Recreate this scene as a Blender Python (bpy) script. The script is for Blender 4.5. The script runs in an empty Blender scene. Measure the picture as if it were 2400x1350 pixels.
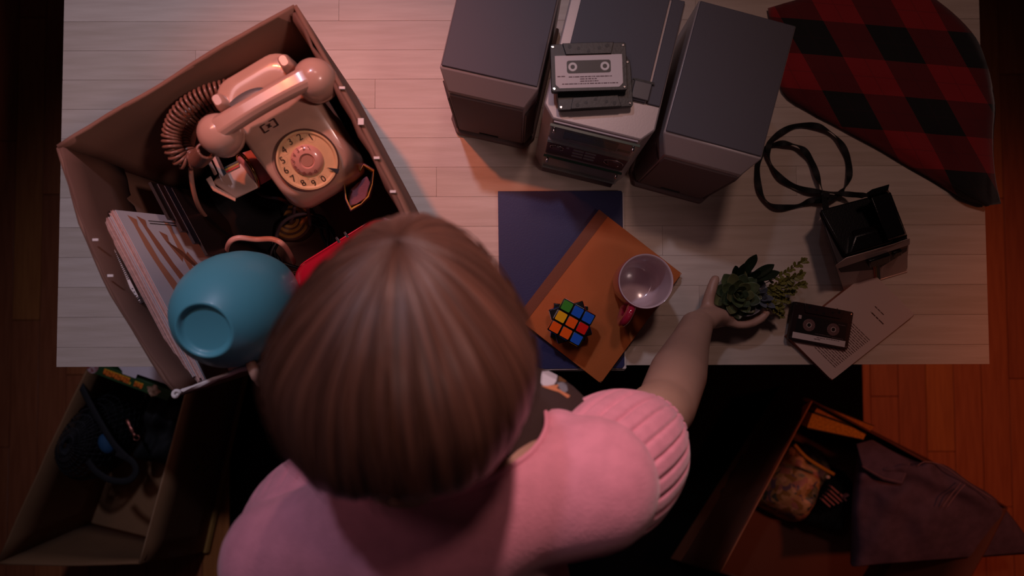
import bpy, bmesh, math, random
from math import sin, cos, pi, radians as rad, sqrt, atan2
from mathutils import Vector, Matrix, noise
random.seed(7)
scene = bpy.context.scene
COL = scene.collection
V = Vector
# ------------------------------------------------------------------ camera
FPX = 1438.0
CAM = V((0, 0, 1.80))
TZ = 0.75                                   # table top height
RM = Matrix.Rotation(rad(-0.18), 3, 'Z') @ Matrix.Rotation(rad(1.9), 3, 'X')
cam = bpy.data.cameras.new('camera'); camo = bpy.data.objects.new('camera', cam); COL.objects.link(camo)
camo.location = CAM; camo.rotation_euler = (rad(1.9), 0, rad(-0.18))
cam.sensor_width = 36; cam.lens = 36 * FPX / 2400; cam.clip_start = 0.05
cam.dof.use_dof = True; cam.dof.focus_distance = 0.93; cam.dof.aperture_fstop = 2.6
scene.camera = camo
# ------------------------------------------------------------------ light
def srgb(h):
    h = h.lstrip('#'); c = [int(h[i:i+2], 16) / 255 for i in (0, 2, 4)]
    return tuple(x / 12.92 if x <= .04045 else ((x + .055) / 1.055) ** 2.4 for x in c)
w = bpy.data.worlds.new('room_dark'); scene.world = w; w.use_nodes = True
w.node_tree.nodes['Background'].inputs[0].default_value = (0.95, 0.55, 0.62, 1)
w.node_tree.nodes['Background'].inputs[1].default_value = 0.006
def spot(name, loc, target, energy, col, size, cone, blend):
    l = bpy.data.lights.new(name, 'SPOT'); o = bpy.data.objects.new(name, l); COL.objects.link(o)
    o.location = loc; o.rotation_euler = (V(target) - V(loc)).to_track_quat('-Z', 'Y').to_euler()
    l.energy = energy; l.color = col; l.shadow_soft_size = size; l.spot_size = rad(cone); l.spot_blend = blend
    return o
def area(name, loc, target, energy, col, sx, sy):
    l = bpy.data.lights.new(name, 'AREA'); o = bpy.data.objects.new(name, l); COL.objects.link(o)
    o.location = loc; o.rotation_euler = (V(target) - V(loc)).to_track_quat('-Z', 'Y').to_euler()
    l.energy = energy; l.color = col; l.shape = 'RECTANGLE'; l.size = sx; l.size_y = sy
    return o
spot('orange_spot_lamp', (-0.74, 1.06, 2.72), (-0.25, 0.25, 0.75), 84, (1.0, 0.20, 0.08), 0.04, 23, 1.0)
spot('lavender_spot_lamp', (-0.42, 1.25, 2.72), (-0.46, 0.10, 0.75), 56, (0.70, 0.70, 0.94), 0.06, 51, 1.0)
spot('added_left_fill', (-1.05, 0.90, 3.00), (-0.40, 0.05, 0.75), 20, (0.98, 0.58, 0.62), 0.25, 44, 1.0)  # added soft fill in place of bounce light, no real fixture
spot('added_shoulder_light', (0.24, 1.40, 2.16), (0.06, -0.11, 1.22), 90, (1.0, 0.62, 0.60), 0.06, 19, 1.0)  # extra spot put in to brighten the cardigan shoulder and crown
spot('overhead_cool_lamp', (0.25, 0.95, 2.70), (0.52, 0.00, 0.75), 19, (1.0, 0.60, 0.52), 0.10, 62, 1.0)
spot('added_stereo_fill', (0.75, -0.25, 2.20), (0.10, 0.27, 0.88), 8, (0.95, 0.66, 0.64), 0.12, 24, 1.0)  # added fill that lifts the stereo front, not an actual lamp
spot('added_box_fill', (0.90, 0.05, 2.40), (-0.40, 0.22, 1.00), 30, (0.95, 0.60, 0.56), 0.10, 24, 1.0)  # invented spot brightening the box interior and telephone from outside
spot('red_floor_lamp', (1.65, 0.05, 2.45), (1.16, -0.38, 0.0), 40, (1.0, 0.22, 0.08), 0.08, 48, 1.0)
scene.view_settings.view_transform = 'Standard'
try: scene.view_settings.look = 'None'
except Exception: pass
scene.view_settings.gamma = 1; scene.view_settings.exposure = 0.0; scene.view_settings.use_curve_mapping = False

# ------------------------------------------------------------------ helpers
def P(px, py, z):
    d = RM @ V(((px - 1200) / FPX, -(py - 675) / FPX, -1))
    return CAM + d * ((z - CAM.z) / d.z)
def PT(px, py, zt, zb):
    p = P(px, py, zt); return V((p.x, p.y, zb))
MATS = {}
def M(name, hexc, rough=.55, metal=0, var=.0, scale=30, bump=0, bscale=200, coat=0, trans=0, alpha=1, hex2=None, stretch=None, sheen=0, spec=.5, det=3, ior=1.45):
    if name in MATS: return MATS[name]
    m = bpy.data.materials.new(name); m.use_nodes = True; nt = m.node_tree; b = nt.nodes['Principled BSDF']
    c = srgb(hexc); b.inputs['Base Color'].default_value = (*c, 1); b.inputs['Roughness'].default_value = rough
    b.inputs['Metallic'].default_value = metal; b.inputs['Specular IOR Level'].default_value = spec
    b.inputs['Coat Weight'].default_value = coat; b.inputs['Transmission Weight'].default_value = trans; b.inputs['IOR'].default_value = ior
    b.inputs['Coat Roughness'].default_value = .08
    b.inputs['Alpha'].default_value = alpha
    if sheen: b.inputs['Sheen Weight'].default_value = sheen
    if var or bump:
        tc = nt.nodes.new('ShaderNodeTexCoord'); mp = nt.nodes.new('ShaderNodeMapping')
        nt.links.new(tc.outputs['Object'], mp.inputs[0])
        if stretch: mp.inputs['Scale'].default_value = stretch
    if var:
        n = nt.nodes.new('ShaderNodeTexNoise'); n.inputs['Scale'].default_value = scale; n.inputs['Detail'].default_value = det
        nt.links.new(mp.outputs[0], n.inputs['Vector'])
        mx = nt.nodes.new('ShaderNodeMix'); mx.data_type = 'RGBA'
        c2 = srgb(hex2) if hex2 else tuple(x * (1 - var) for x in c)
        mx.inputs['A'].default_value = (*c, 1); mx.inputs['B'].default_value = (*c2, 1)
        r = nt.nodes.new('ShaderNodeMapRange'); r.inputs['From Min'].default_value = .35; r.inputs['From Max'].default_value = .65
        nt.links.new(n.outputs['Fac'], r.inputs['Value']); nt.links.new(r.outputs[0], mx.inputs['Factor'])
        nt.links.new(mx.outputs['Result'], b.inputs['Base Color'])
    if bump:
        n2 = nt.nodes.new('ShaderNodeTexNoise'); n2.inputs['Scale'].default_value = bscale; n2.inputs['Detail'].default_value = 2
        nt.links.new(mp.outputs[0], n2.inputs['Vector'])
        bp = nt.nodes.new('ShaderNodeBump'); bp.inputs['Strength'].default_value = bump; bp.inputs['Distance'].default_value = .002
        nt.links.new(n2.outputs['Fac'], bp.inputs['Height']); nt.links.new(bp.outputs[0], b.inputs['Normal'])
    MATS[name] = m; return m

class G:                                      # vertices and faces of one mesh
    def __init__(s): s.v = []; s.f = []
    def add(s, vs, fs, mat=None):
        o = len(s.v); s.v += [(mat @ V(v)) if mat else V(v) for v in vs]; s.f += [[i + o for i in f] for f in fs]; return s
    def box(s, c, d, rot=None):
        x, y, z = (k / 2 for k in d)
        vs = [(sx * x, sy * y, sz * z) for sz in (-1, 1) for sx, sy in ((-1, -1), (1, -1), (1, 1), (-1, 1))]
        m = Matrix.Translation(c) @ (rot.to_4x4() if rot else Matrix())
        return s.add(vs, [(3, 2, 1, 0), (4, 5, 6, 7), (0, 1, 5, 4), (1, 2, 6, 5), (2, 3, 7, 6), (3, 0, 4, 7)], m)
    def hull(s, bottom, top):                 # two loops of equal length joined (prism, tapered or skewed)
        n = len(bottom)
        return s.add(list(bottom) + list(top), [list(range(n))[::-1], list(range(n, 2 * n))] + [(i, (i + 1) % n, n + (i + 1) % n, n + i) for i in range(n)])
    def prism(s, poly, z0, z1, mat=None):
        n = len(poly)
        return s.add([(x, y, z0) for x, y in poly] + [(x, y, z1) for x, y in poly], [list(range(n))[::-1], list(range(n, 2 * n))] + [(i, (i + 1) % n, n + (i + 1) % n, n + i) for i in range(n)], mat)
    def rings(s, loops, cap=True, closed=True, mat=None):
        n = len(loops[0]); vs = [p for l in loops for p in l]; fs = []
        for a in range(len(loops) - 1):
            for i in range(n if closed else n - 1):
                j = (i + 1) % n; fs.append((a * n + i, a * n + j, (a + 1) * n + j, (a + 1) * n + i))
        if cap: fs += [list(range(n))[::-1], list(range((len(loops) - 1) * n, len(loops) * n))]
        return s.add(vs, fs, mat)
    def lathe(s, prof, n=32, mat=None, cap=True):
        return s.rings([[V((r * cos(2 * pi * i / n), r * sin(2 * pi * i / n), z)) for i in range(n)] for r, z in prof], cap, True, mat)
    def tube(s, pts, r, n=8, flat=None, closed=False):
        pts = [V(p) for p in pts]; loops = []; up = V((0, 0, 1)); m = len(pts)
        t0 = (pts[1] - pts[0]).normalized(); nrm = t0.cross(up)
        nrm = nrm.normalized() if nrm.length > 1e-4 else V((1, 0, 0))
        for i, p in enumerate(pts):
            a = pts[(i - 1) % m] if closed else pts[max(i - 1, 0)]; b = pts[(i + 1) % m] if closed else pts[min(i + 1, m - 1)]
            t = (b - a).normalized()
            nrm = nrm - t * nrm.dot(t); nrm = nrm.normalized() if nrm.length > 1e-6 else t.orthogonal().normalized()
            bn = t.cross(nrm); rr = r[i] if isinstance(r, (list, tuple)) else r
            loops.append([p + nrm * (rr * cos(2 * pi * k / n)) + bn * ((flat or 1) * rr * sin(2 * pi * k / n)) for k in range(n)])
        if closed: loops.append(loops[0])
        return s.rings(loops, cap=not closed)
    def grid(s, rows):
        n = len(rows[0]); return s.add([p for r in rows for p in r], [(a * n + i, a * n + i + 1, (a + 1) * n + i + 1, (a + 1) * n + i) for a in range(len(rows) - 1) for i in range(n - 1)])
    def ell(s, c, d, nu=20, nv=12, rot=None):
        m = Matrix.Translation(c) @ (rot.to_4x4() if rot else Matrix())
        loops = [[V((d[0] * sin(pi * j / nv) * cos(2 * pi * i / nu), d[1] * sin(pi * j / nv) * sin(2 * pi * i / nu), -d[2] * cos(pi * j / nv))) for i in range(nu)] for j in range(1, nv)]
        return s.rings(loops, True, True, m)
    def obj(s, name, mat, parent=None, world=False, smooth=0, bevel=0, seg=2, sub=0, solid=0, soff=-1, kind=None):
        me = bpy.data.meshes.new(name); vs = s.v
        if world and parent is not None:
            inv = MB(parent).inverted(); vs = [inv @ p for p in vs]
        me.from_pydata([tuple(p) for p in vs], [], s.f); me.validate(); me.update()
        bm = bmesh.new(); bm.from_mesh(me); bmesh.ops.recalc_face_normals(bm, faces=bm.faces); bm.to_mesh(me); bm.free()
        if mat: me.materials.append(mat)
        o = bpy.data.objects.new(name, me); COL.objects.link(o)
        if parent is not None: o.parent = parent
        if smooth:
            me.shade_smooth()
            if smooth < 180: me.set_sharp_from_angle(angle=rad(smooth))
        if solid: d = o.modifiers.new('solid', 'SOLIDIFY'); d.thickness = solid; d.offset = soff
        if bevel: d = o.modifiers.new('bevel', 'BEVEL'); d.width = bevel; d.segments = seg; d.limit_method = 'ANGLE'; d.angle_limit = rad(35); me.shade_smooth(); me.set_sharp_from_angle(angle=rad(40))
        if sub: d = o.modifiers.new('sub', 'SUBSURF'); d.levels = sub; d.render_levels = sub
        if kind: o['kind'] = kind
        return o
def MB(o):
    m = o.matrix_basis.copy()
    while o.parent: o = o.parent; m = o.matrix_basis @ m
    return m
def tag(o, label, cat, group=None):
    o['label'] = label; o['category'] = cat
    if group: o['group'] = group
    return o
def thing(name, label, cat, loc=(0, 0, 0), rz=0, rx=0, ry=0, group=None):
    o = bpy.data.objects.new(name, None); COL.objects.link(o); o.location = loc; o.rotation_euler = (rad(rx), rad(ry), rad(rz)); o.empty_display_size = .05
    return tag(o, label, cat, group)
def copy_of(o, name=None):
    c = o.copy(); COL.objects.link(c); return c
def rrect(w, h, r, n=4, cx=0, cy=0):
    out = []
    for sx, sy, a0 in ((1, 1, 0), (-1, 1, 90), (-1, -1, 180), (1, -1, 270)):
        for k in range(n + 1):
            a = rad(a0 + 90 * k / n); out.append((cx + sx * (w / 2 - r) + r * cos(a), cy + sy * (h / 2 - r) + r * sin(a)))
    return out
def spline(pts, k=8, closed=False):
    pts = [V(p) for p in pts]; out = []; n = len(pts)
    for i in range(n if closed else n - 1):
        g = (lambda j: pts[j % n]) if closed else (lambda j: pts[min(max(j, 0), n - 1)])
        a, b, c, d = g(i - 1), g(i), g(i + 1), g(i + 2)
        for q in range(k):
            t = q / k; out.append(.5 * ((2 * b) + (c - a) * t + (2 * a - 5 * b + 4 * c - d) * t * t + (3 * b - a - 3 * c + d) * t ** 3))
    if not closed: out.append(pts[-1])
    return out
TXT = {}
def text(body, size, mat, parent, loc, rot=(0, 0, 0), name='numeral', depth=.0003):
    if body not in TXT:
        cu = bpy.data.curves.new('t', 'FONT'); cu.body = body; cu.size = 1; cu.align_x = 'CENTER'; cu.align_y = 'CENTER'; cu.resolution_u = 3
        o = bpy.data.objects.new('t', cu); COL.objects.link(o)
        bpy.context.view_layer.update(); dg = bpy.context.evaluated_depsgraph_get()
        TXT[body] = bpy.data.meshes.new_from_object(o.evaluated_get(dg)); bpy.data.objects.remove(o)
    me = TXT[body].copy(); me.name = name; me.materials.clear(); me.materials.append(mat)
    o = bpy.data.objects.new(name, me); COL.objects.link(o); o.parent = parent; o.location = loc; o.rotation_euler = rot; o.scale = (size,) * 3
    return o
def bars(rows, z, rnd, h):                     # a block of unreadable print: rows of (x0, x1, y), words as thin strips
    g = G()
    for x0, x1, y in rows:
        x = x0
        while x < x1 - h:
            wl = min(rnd.uniform(1.2, 5) * h, x1 - x); g.add([(x, y, z), (x + wl, y, z), (x + wl, y + h, z), (x, y + h, z)], [(0, 1, 2, 3)]); x += wl + h * rnd.uniform(.5, .9)
    return g
BLACK = M('black_plastic', '#0d0c0d', .45, var=.3, bump=.1)
DARK = M('dark_grey_plastic', '#2c2a2c', .5)
WHITEP = M('white_paper', '#d8ccc6', .8)
INK = M('printing_ink', '#2a2022', .7)

# ------------------------------------------------------------------ floor
fl = G().box((0, .2, -.03), (4.1, 4.4, .03)).obj('floor', M('subfloor', '#3a1c0e', .8)); fl['kind'] = 'structure'
PLK = [M('floor_plank_wood_%d' % i, c, .42, var=1, hex2=d, scale=9, stretch=(9, .8, 1), bump=.08, bscale=90) for i, (c, d) in enumerate((('#a8623c', '#985430'), ('#b06c3a', '#a05e32'), ('#9c5838', '#8c4c2e')))]
pw = .081
xs = [P(2040, 900, 0).x + pw * k for k in range(-37, 13)]
meshes = []
for i in range(3):
    g = G().box((0, 0, -.0075), (pw - .0012, .8985, .015)); me = None
    o = g.obj('plank', PLK[i], fl, bevel=.0008, seg=1); meshes.append(o)
used = set()
for k, x in enumerate(xs):
    off = (k * .37) % .9
    for j in range(-2, 3):
        y = j * .9 + off
        i = random.randrange(3)
        if i not in used: o = meshes[i]; used.add(i)
        else: o = copy_of(meshes[i]); o.parent = fl
        o.location = (x + pw / 2, y, 0)
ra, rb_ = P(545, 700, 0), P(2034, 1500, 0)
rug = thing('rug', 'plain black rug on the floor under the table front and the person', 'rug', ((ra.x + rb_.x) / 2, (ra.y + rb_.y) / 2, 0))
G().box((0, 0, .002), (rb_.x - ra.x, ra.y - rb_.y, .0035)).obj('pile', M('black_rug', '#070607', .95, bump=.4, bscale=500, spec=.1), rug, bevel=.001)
# ------------------------------------------------------------------ table
yF = P(1200, 857, TZ).y; xL = P(133, 800, TZ).x; xR = P(2318, 800, TZ).x
tb = thing('table', 'long pale limewashed plank table under all the packing boxes and hi-fi', 'table', ((xL + xR) / 2, yF + .4, 0))
TW = [M('limewashed_board_%d' % i, c, .5, var=1, hex2=d, scale=7, stretch=(1, 14, 1), bump=.10, bscale=60, det=8) for i, (c, d) in enumerate((('#cbbbae', '#bfae9f'), ('#d0c0b2', '#c3b2a4'), ('#c6b5a7', '#b9a898')))]
rows = [yF]; yy = P(1200, 811, TZ).y
while yy < yF + .80: rows.append(yy); yy += 70.3 / 1370
rows.append(yF + .82)
for r in range(len(rows) - 1):
    y0, y1 = rows[r], rows[r + 1]; cuts = [xL]
    seams = {5: (879,), 3: (1023, 1830), 4: (1208,)}
    x = xL + (.23 + .31 * ((r * 7) % 5) / 5)
    js = {6: [P(1023, 420, TZ).x], 9: [P(879, 210, TZ).x]}.get(r, [x])
    js = js + [js[0] + .62]
    cuts = [xL] + [q for q in js if xL + .1 < q < xR - .1] + [xR]
    for a in range(len(cuts) - 1):
        cx, cy = (cuts[a] + cuts[a + 1]) / 2, (y0 + y1) / 2
        L = tb.location
        G().box((0, 0, 0), (cuts[a + 1] - cuts[a] - .00025, y1 - y0 - .00025, .03)).obj('plank', random.choice(TW), tb, bevel=.00025, seg=1).location = (cx - L.x, cy - L.y, TZ - .015)
for sx in (-1, 1):
    for sy in (-1, 1):
        G().box((sx * .72, sy * .34, .36), (.06, .06, .72)).obj('leg', TW[1], tb, bevel=.004)
for c, d in (((0, .34, .67), (1.38, .022, .09)), ((0, -.34, .67), (1.38, .022, .09)), ((.72, 0, .67), (.022, .62, .09)), ((-.72, 0, .67), (.022, .62, .09))):
    G().box(c, d).obj('apron', TW[2], tb, bevel=.002)
# ------------------------------------------------------------------ the big cardboard box on the table
CARD = M('cardboard_warm', '#84604f', .8, var=.18, scale=6, bump=.15, bscale=80)
CARDIN = M('cardboard_inner', '#704e40', .85, var=.15, scale=8, bump=.1, bscale=60)
TAPE = M('white_tape', '#d9cfca', .6)
def wall_sheet(a, b, c, d, bulge, nx=14, nz=5, wob=0):   # a,b base; d,c rim; bulges sideways along its normal
    nrm = (b - a).cross(V((0, 0, 1))).normalized(); out = []
    for j in range(nz + 1):
        t = j / nz; r = []
        for i in range(nx + 1):
            s = i / nx; p = (a.lerp(b, s)).lerp(d.lerp(c, s), t)
            k = bulge * sin(pi * s) * (.25 + .75 * t) if bulge else 0
            p = p + nrm * (k + wob * noise.noise(V((s * 5, t * 3, a.x * 9))) * t) + V((0, 0, wob * .8 * noise.noise(V((s * 9, 7, a.y * 9))) * (t > .99)))
            r.append(p)
        out.append(r)
    return out
RZ = 1.05
RIM = [P(135, 345, RZ), P(415, 925, RZ), P(1046, 690, RZ), P(690, 14, RZ)]      # left, front, right, back corners
BAS = [V((p.x, p.y, TZ)) for p in RIM]
cen = sum(BAS, V()) / 4
BAS = [b + (cen - b) * .03 for b in BAS]
bx = thing('cardboard_box', 'large open brown cardboard box of household things standing on the left end of the table', 'box', (cen.x, cen.y, TZ))
for i, bl in enumerate((.018, -.002, .005, .003)):
    j = (i + 1) % 4
    G().grid(wall_sheet(BAS[i], BAS[j], RIM[j], RIM[i], bl, wob=.003)).obj('wall', CARD, bx, world=True, smooth=180, solid=.005, soff=0)
G().add([b + V((0, 0, .002)) for b in BAS], [(0, 1, 2, 3)]).obj('bottom', CARDIN, bx, world=True, solid=.003)
def inward(p, d): return p + (V((cen.x, cen.y, p.z)) - p).normalized() * d
e1 = (RIM[1] - RIM[0]).normalized(); n1 = V((-e1.y, e1.x, 0))
if n1.dot(cen - RIM[0]) < 0: n1 = -n1
dn = V((0, 0, -1))
# folded-in flap of the left wall, with its wavy loose edge
f = []
for j, (inn, dz) in enumerate(((.002, .002), (.005, .001), (.007, -.03), (.008, -.07), (.008, -.115))):
    f.append([RIM[0].lerp(RIM[1], .01 + .98 * i / 20) + n1 * (inn - .019 * sin(pi * i / 20) + .003 * noise.noise(V((i * .6, j * .5, 3)))) + V((0, 0, dz)) for i in range(21)])
G().grid(f).obj('flap', CARDIN, bx, world=True, smooth=180, solid=.003)
e2 = (RIM[2] - RIM[3]).normalized(); n2 = V((e2.y, -e2.x, 0))
if n2.dot(cen - RIM[3]) < 0: n2 = -n2
f = [[RIM[3].lerp(RIM[2], .02 + .96 * i / 16) + n2 * (inn - .005 * sin(pi * i / 16) + .004 * noise.noise(V((i * .8, j * .7, 9)))) + V((0, 0, dz)) for i in range(17)] for j, (inn, dz) in enumerate(((.002, .001), (.006, .002), (.010, -.012), (.012, -.05), (.014, -.10)))]
G().grid(f).obj('flap', CARDIN, bx, world=True, smooth=180, solid=.003)
f = [[RIM[1].lerp(RIM[2], .01 + .95 * i / 24) + V((0, 0, .002 + .004 * k)) + V((-.005 + .010 * k + .002 * noise.noise(V((i * 1.3, k * 3, 1))), (-.004 + .008 * k) + .004 * noise.noise(V((i * .9, k * 5, 2))), 0)) for i in range(25)] for k in (0, .5, 1)]
G().grid(f).obj('torn_edge', TAPE, bx, world=True, smooth=180, solid=.003).__setitem__('label', 'torn whitish paper edge of the front rim')
for px, py in ((802, 206), (846, 285), (883, 370), (921, 449), (224, 562), (259, 646)):
    c = P(px, py, RZ + .004); G().box(c, (.007, .003 if px != 846 else .008, .0015)).obj('tape_scrap', TAPE, bx, world=True)
c = P(416, 922, RZ + .006)
G().tube([c + V((.0036 * cos(a), .0036 * sin(a), .001 * a)) for a in [k * .5 for k in range(14)]], .0024, 6).obj('curled_corner', TAPE, bx, world=True, smooth=180)
# pencil-like scratches on the back wall are left to the surface
# ------------------------------------------------------------------ magazines and papers along the left wall
PAGES = [M('magazine_page_edges_%d' % i, c, .8, var=.25, scale=260, stretch=(1, 1, .2)) for i, c in enumerate(('#c69c90', '#b88b80', '#cda79c', '#ad8176'))]
COVERW = M('glossy_white_cover', '#c9c2c4', .35, coat=.2)
def upright(s0, s1, px0, px1, ztop, zbot, t, lean, mat_c, label, nm='magazine', off=0, grp=None, pages=True, cat='magazine'):
    a = P(*px0, ztop); b = P(*px1, ztop); ee = (b - a).normalized(); nn = V((-ee.y, ee.x, 0))
    if nn.dot(V((1, 0, 0))) < 0: nn = -nn
    a = a + nn * off + ee * s0; b = b + nn * off + ee * s1
    lo = V((0, 0, zbot - ztop)) + nn * lean
    o = thing(nm, label, cat, ((a + b) / 2 + lo), group=grp)
    def slab(g, k0, k1, z0=0, z1=1, ea=0):
        A = [a + ee * ea + nn * k0, b - ee * ea + nn * k0, b - ee * ea + nn * k1, a + ee * ea + nn * k1]
        return g.hull([p + lo * z1 for p in A], [p + lo * z0 for p in A])
    if pages:
        slab(G(), -t * .82, -t * .18, .004, .996, .0008).obj('pages', random.choice(PAGES), o, world=True)
        slab(G(), -t * .15, 0).obj('cover', mat_c, o, world=True)
        slab(G(), -t, -t * .85).obj('cover', mat_c, o, world=True)
    else: slab(G(), -t, 0).obj('cover', mat_c, o, world=True)
    return o, a, ee, nn, lo
SL0, SL1 = (270, 492), (480, 890)
names = ['topmost white-covered magazine with women\'s legs and red shorts pictured on it, in the packing box', 'second magazine behind the legs cover in the upright row', 'third magazine behind the legs cover in the upright row', 'fourth magazine behind the legs cover in the upright row', 'fifth magazine behind the legs cover in the upright row', 'magazine last but one next to the flap of the left box wall', 'magazine touching the flap of the left box wall']
tk = .0031
for i in range(7):
    o, a, ee, nn, lo = upright(random.uniform(-.006, .006) * (i > 0), random.uniform(-.012, .004) * (i > 0), SL0, SL1, 1.012 - .001 * (i % 3), .80, tk * .93, .035, COVERW if i in (0, 3) else PAGES[i % 4], names[i], off=-i * tk, grp='pale magazines upright in the packing box')
    if i == 0:
        ld = lo.normalized(); pn = ee.cross(ld).normalized(); pn = pn if pn.dot(nn) > 0 else -pn
        def pic(pts, nm, mat, up): G().add([a + ee * s + ld * h + pn * (.0004 + up) for s, h in pts], [list(range(len(pts)))]).obj(nm, mat, o, world=True)
        SK = M('printed_skin', '#b5795c', .5); RD = M('printed_red_shorts', '#5e1620', .5); SK2 = M('printed_skin_shaded', '#a0664c', .5)
        def leg(f, k, h, mat, w=.006):
            (x0, y0), (x1, y1), (x2, y2) = f, k, h
            pic([(x0 - .004, y0 - .006), (x0 + .010, y0 - .003), (x0 + .045, y0 + (y1 - y0) * .55 - w * .9), (x1, y1 - w * .8), (x2, y2 - w * 1.5), (x2, y2 + w * 1.5), (x1, y1 + w), (x0 + .04, y0 + (y1 - y0) * .5 + w), (x0 + .012, y0 + .004), (x0 + .002, y0 + .007)], 'printed_leg', mat, 0)
        leg((.010, .022), (.075, .026), (.135, .040), SK); leg((.010, .038), (.080, .050), (.135, .068), SK2)
        leg((.014, .086), (.085, .086), (.140, .096), SK); leg((.032, .066), (.06, .092), (.110, .112), SK2, .005)
        pic([(.128, .026), (.150, .020), (.172, .040), (.168, .100), (.128, .118), (.094, .122), (.090, .106), (.126, .088), (.132, .080), (.122, .066), (.130, .056)], 'printed_shorts', RD, .0003)
        pic([(.150, .022), (.178, .018), (.182, .046), (.166, .050)], 'printed_hand', M('printed_hand_skin', '#b98b6a', .5), .0006)
        pic([(.176, .04), (.186, .02), (.205, .03), (.20, .06), (.18, .06)], 'printed_hand', SK, .0005)
        pic([(.205, .004), (.25, .002), (.25, .05), (.21, .06)], 'printed_panel', M('printed_dark_panel', '#4a4038', .5), .0004)
        g = G()
        for k in range(2): g.add([a + ee * (.012 + .004 * k) + ld * h + pn * .0005 + ee * q for h, q in ((.05, 0), (.115, 0), (.115, .0012), (.05, .0012))], [(0, 1, 2, 3)])
        g.obj('printed_lines', INK, o, world=True)['kind'] = 'stuff'
DKM = [M('dark_glossy_cover_%d' % i, c, .35) for i, c in enumerate(('#1b1210', '#241412', '#171319', '#13201f'))]
dl = ['dark comic leaning right behind the legs magazine in the box', 'black booklet beside the dark comic, deeper in the box', 'dark brown booklet third from the legs magazine', 'blackish booklet at the end of the dark upright row', 'dark bluish record sleeve under the teal vase by the front rim', 'black record sleeve under the teal vase, next to the bluish one', 'dark brown record sleeve under the teal vase, farthest from the magazines']
for i in range(4):
    upright(.01 * i, -.30 - .006 * i, (398 + i * 22, 512 + 14 * i), (590 + i * 20, 880 + 6 * i), .965 - .012 * i, .78, .004, .02 + .004 * i, DKM[i % 3], dl[i], 'booklet', cat='booklet', pages=False)
for i in range(3):
    upright(.0, 0, (440 + 28 * i, 800 - 10 * i), (494 + 26 * i, 880 - 11 * i), .965 - .02 * i, .80, .004, .006, DKM[(3, 0, 1)[i]], dl[4 + i], 'record_sleeve', cat='record', pages=False)
ps = thing('paper_slip', 'white paper slip with small print tucked between magazines and left box flap', 'paper', P(285, 640, .99))
q = [P(243, 572, 1.016), P(262, 572, 1.016), P(331, 707, 1.016), P(317, 714, 1.016)]
G().add(q + [p + V((0, 0, .0006)) for p in q], [(3, 2, 1, 0), (4, 5, 6, 7), (0, 1, 5, 4), (1, 2, 6, 5), (2, 3, 7, 6), (3, 0, 4, 7)]).obj('sheet', WHITEP, ps, world=True)
g = G(); u = (q[3] - q[0]).normalized(); v = V((-u.y, u.x, 0)); v = v if v.x > 0 else -v; rr = random.Random(3)
for s in [.018 + .0026 * k for k in range(15)] + [.068 + .005 * k for k in range(4)] + [.081 + .0028 * k for k in range(4)]:
    l = rr.uniform(.003, .0055) if s < .066 else (.0016 if s < .08 else .006)
    c = q[0] + u * s + v * .0065 * (1 if s < .066 else .9) + V((0, 0, .0010)); g.add([c, c + v * l, c + v * l + u * .0013, c + u * .0013], [(0, 1, 2, 3)])
g.obj('printed_text', INK, ps, world=True)['kind'] = 'stuff'
# ------------------------------------------------------------------ things lying in the box
def lumps(name, label, cat, c, dx, dy, z0, z1, mat, rz=0, seed=1, amp=.25):
    o = thing(name, label, cat, (c.x, c.y, z0), rz); g = G(); R = []
    for j in range(13):
        r = []
        for i in range(17):
            x, y = i / 8 - 1, j / 6 - 1; d = max(abs(x), abs(y)); h = (1 - d ** 4) * (.75 + amp * noise.noise(V((x * 2.2, y * 2.2, seed)))) + .02
            r.append(V((x * dx, y * dy, max(.0, h) * (z1 - z0))))
        R.append(r)
    g.grid(R).obj('fabric', mat, o, smooth=180, solid=.002, sub=1)
    return o
lumps('folded_garment', 'black folded garment at the dark bottom of the packing box', 'clothing', P(552, 492, .80), .075, .062, TZ + .004, .885, M('black_cloth', '#0c0a0b', .95), -27, 4)
PT2 = M('shoebox_brown', '#8a6248', .7, var=.3, scale=14)
c = P(690, 318, .905)
sb = thing('shoebox', 'brown closed shoebox hidden beneath the rotary telephone', 'box', (c.x, c.y, TZ + .004), 31)
G().box((0, 0, .08), (.10, .13, .16)).obj('body', PT2, sb, bevel=.003)
G().box((0, 0, .169), (.104, .134, .018)).obj('lid', PT2, sb, bevel=.003)
# --- rotary telephone
BEIGE = M('beige_telephone_plastic', '#c09580', .24, var=.05, scale=40, coat=.5, spec=.5)
BEI2 = M('beige_handset_plastic', '#c09684', .26, coat=.4)
BRZ = TZ + .004 + .178
dc = P(713, 370, 1.012)
ph = thing('rotary_telephone', 'beige rotary dial telephone lying on top of the things in the cardboard box', 'telephone', (0, 0, 0), 31)
loff = Matrix.Rotation(rad(31), 3, 'Z') @ V((0, -.008, 0)); ph.location = (dc.x - loff.x, dc.y - loff.y, BRZ + .002)
def ztop(y): return .036 + max(0, min(y, .058) + .064) * .50 + .012 * max(0, min(1, (y - .058) / .02))
def ringz(w, l, r, zf, cy=.039): return [V((x, y, zf(y))) for x, y in rrect(w, l, r, 6, 0, cy)]
g = G().rings([ringz(.116, .168, .026, lambda y: 0), ringz(.120, .172, .027, lambda y: .004), ringz(.120, .172, .027, lambda y: .02), ringz(.116, .168, .026, lambda y: .027), ringz(.114, .166, .026, lambda y: .030 + .25 * (ztop(y) - .03)), ringz(.110, .161, .025, lambda y: ztop(y) - .010), ringz(.104, .155, .024, lambda y: ztop(y) - .002), ringz(.097, .148, .022, lambda y: ztop(y)), ringz(.07, .12, .02, ztop), ringz(.03, .06, .01, ztop)])
g.obj('body', BEIGE, ph, smooth=50)
sl = math.atan(.50)
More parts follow.
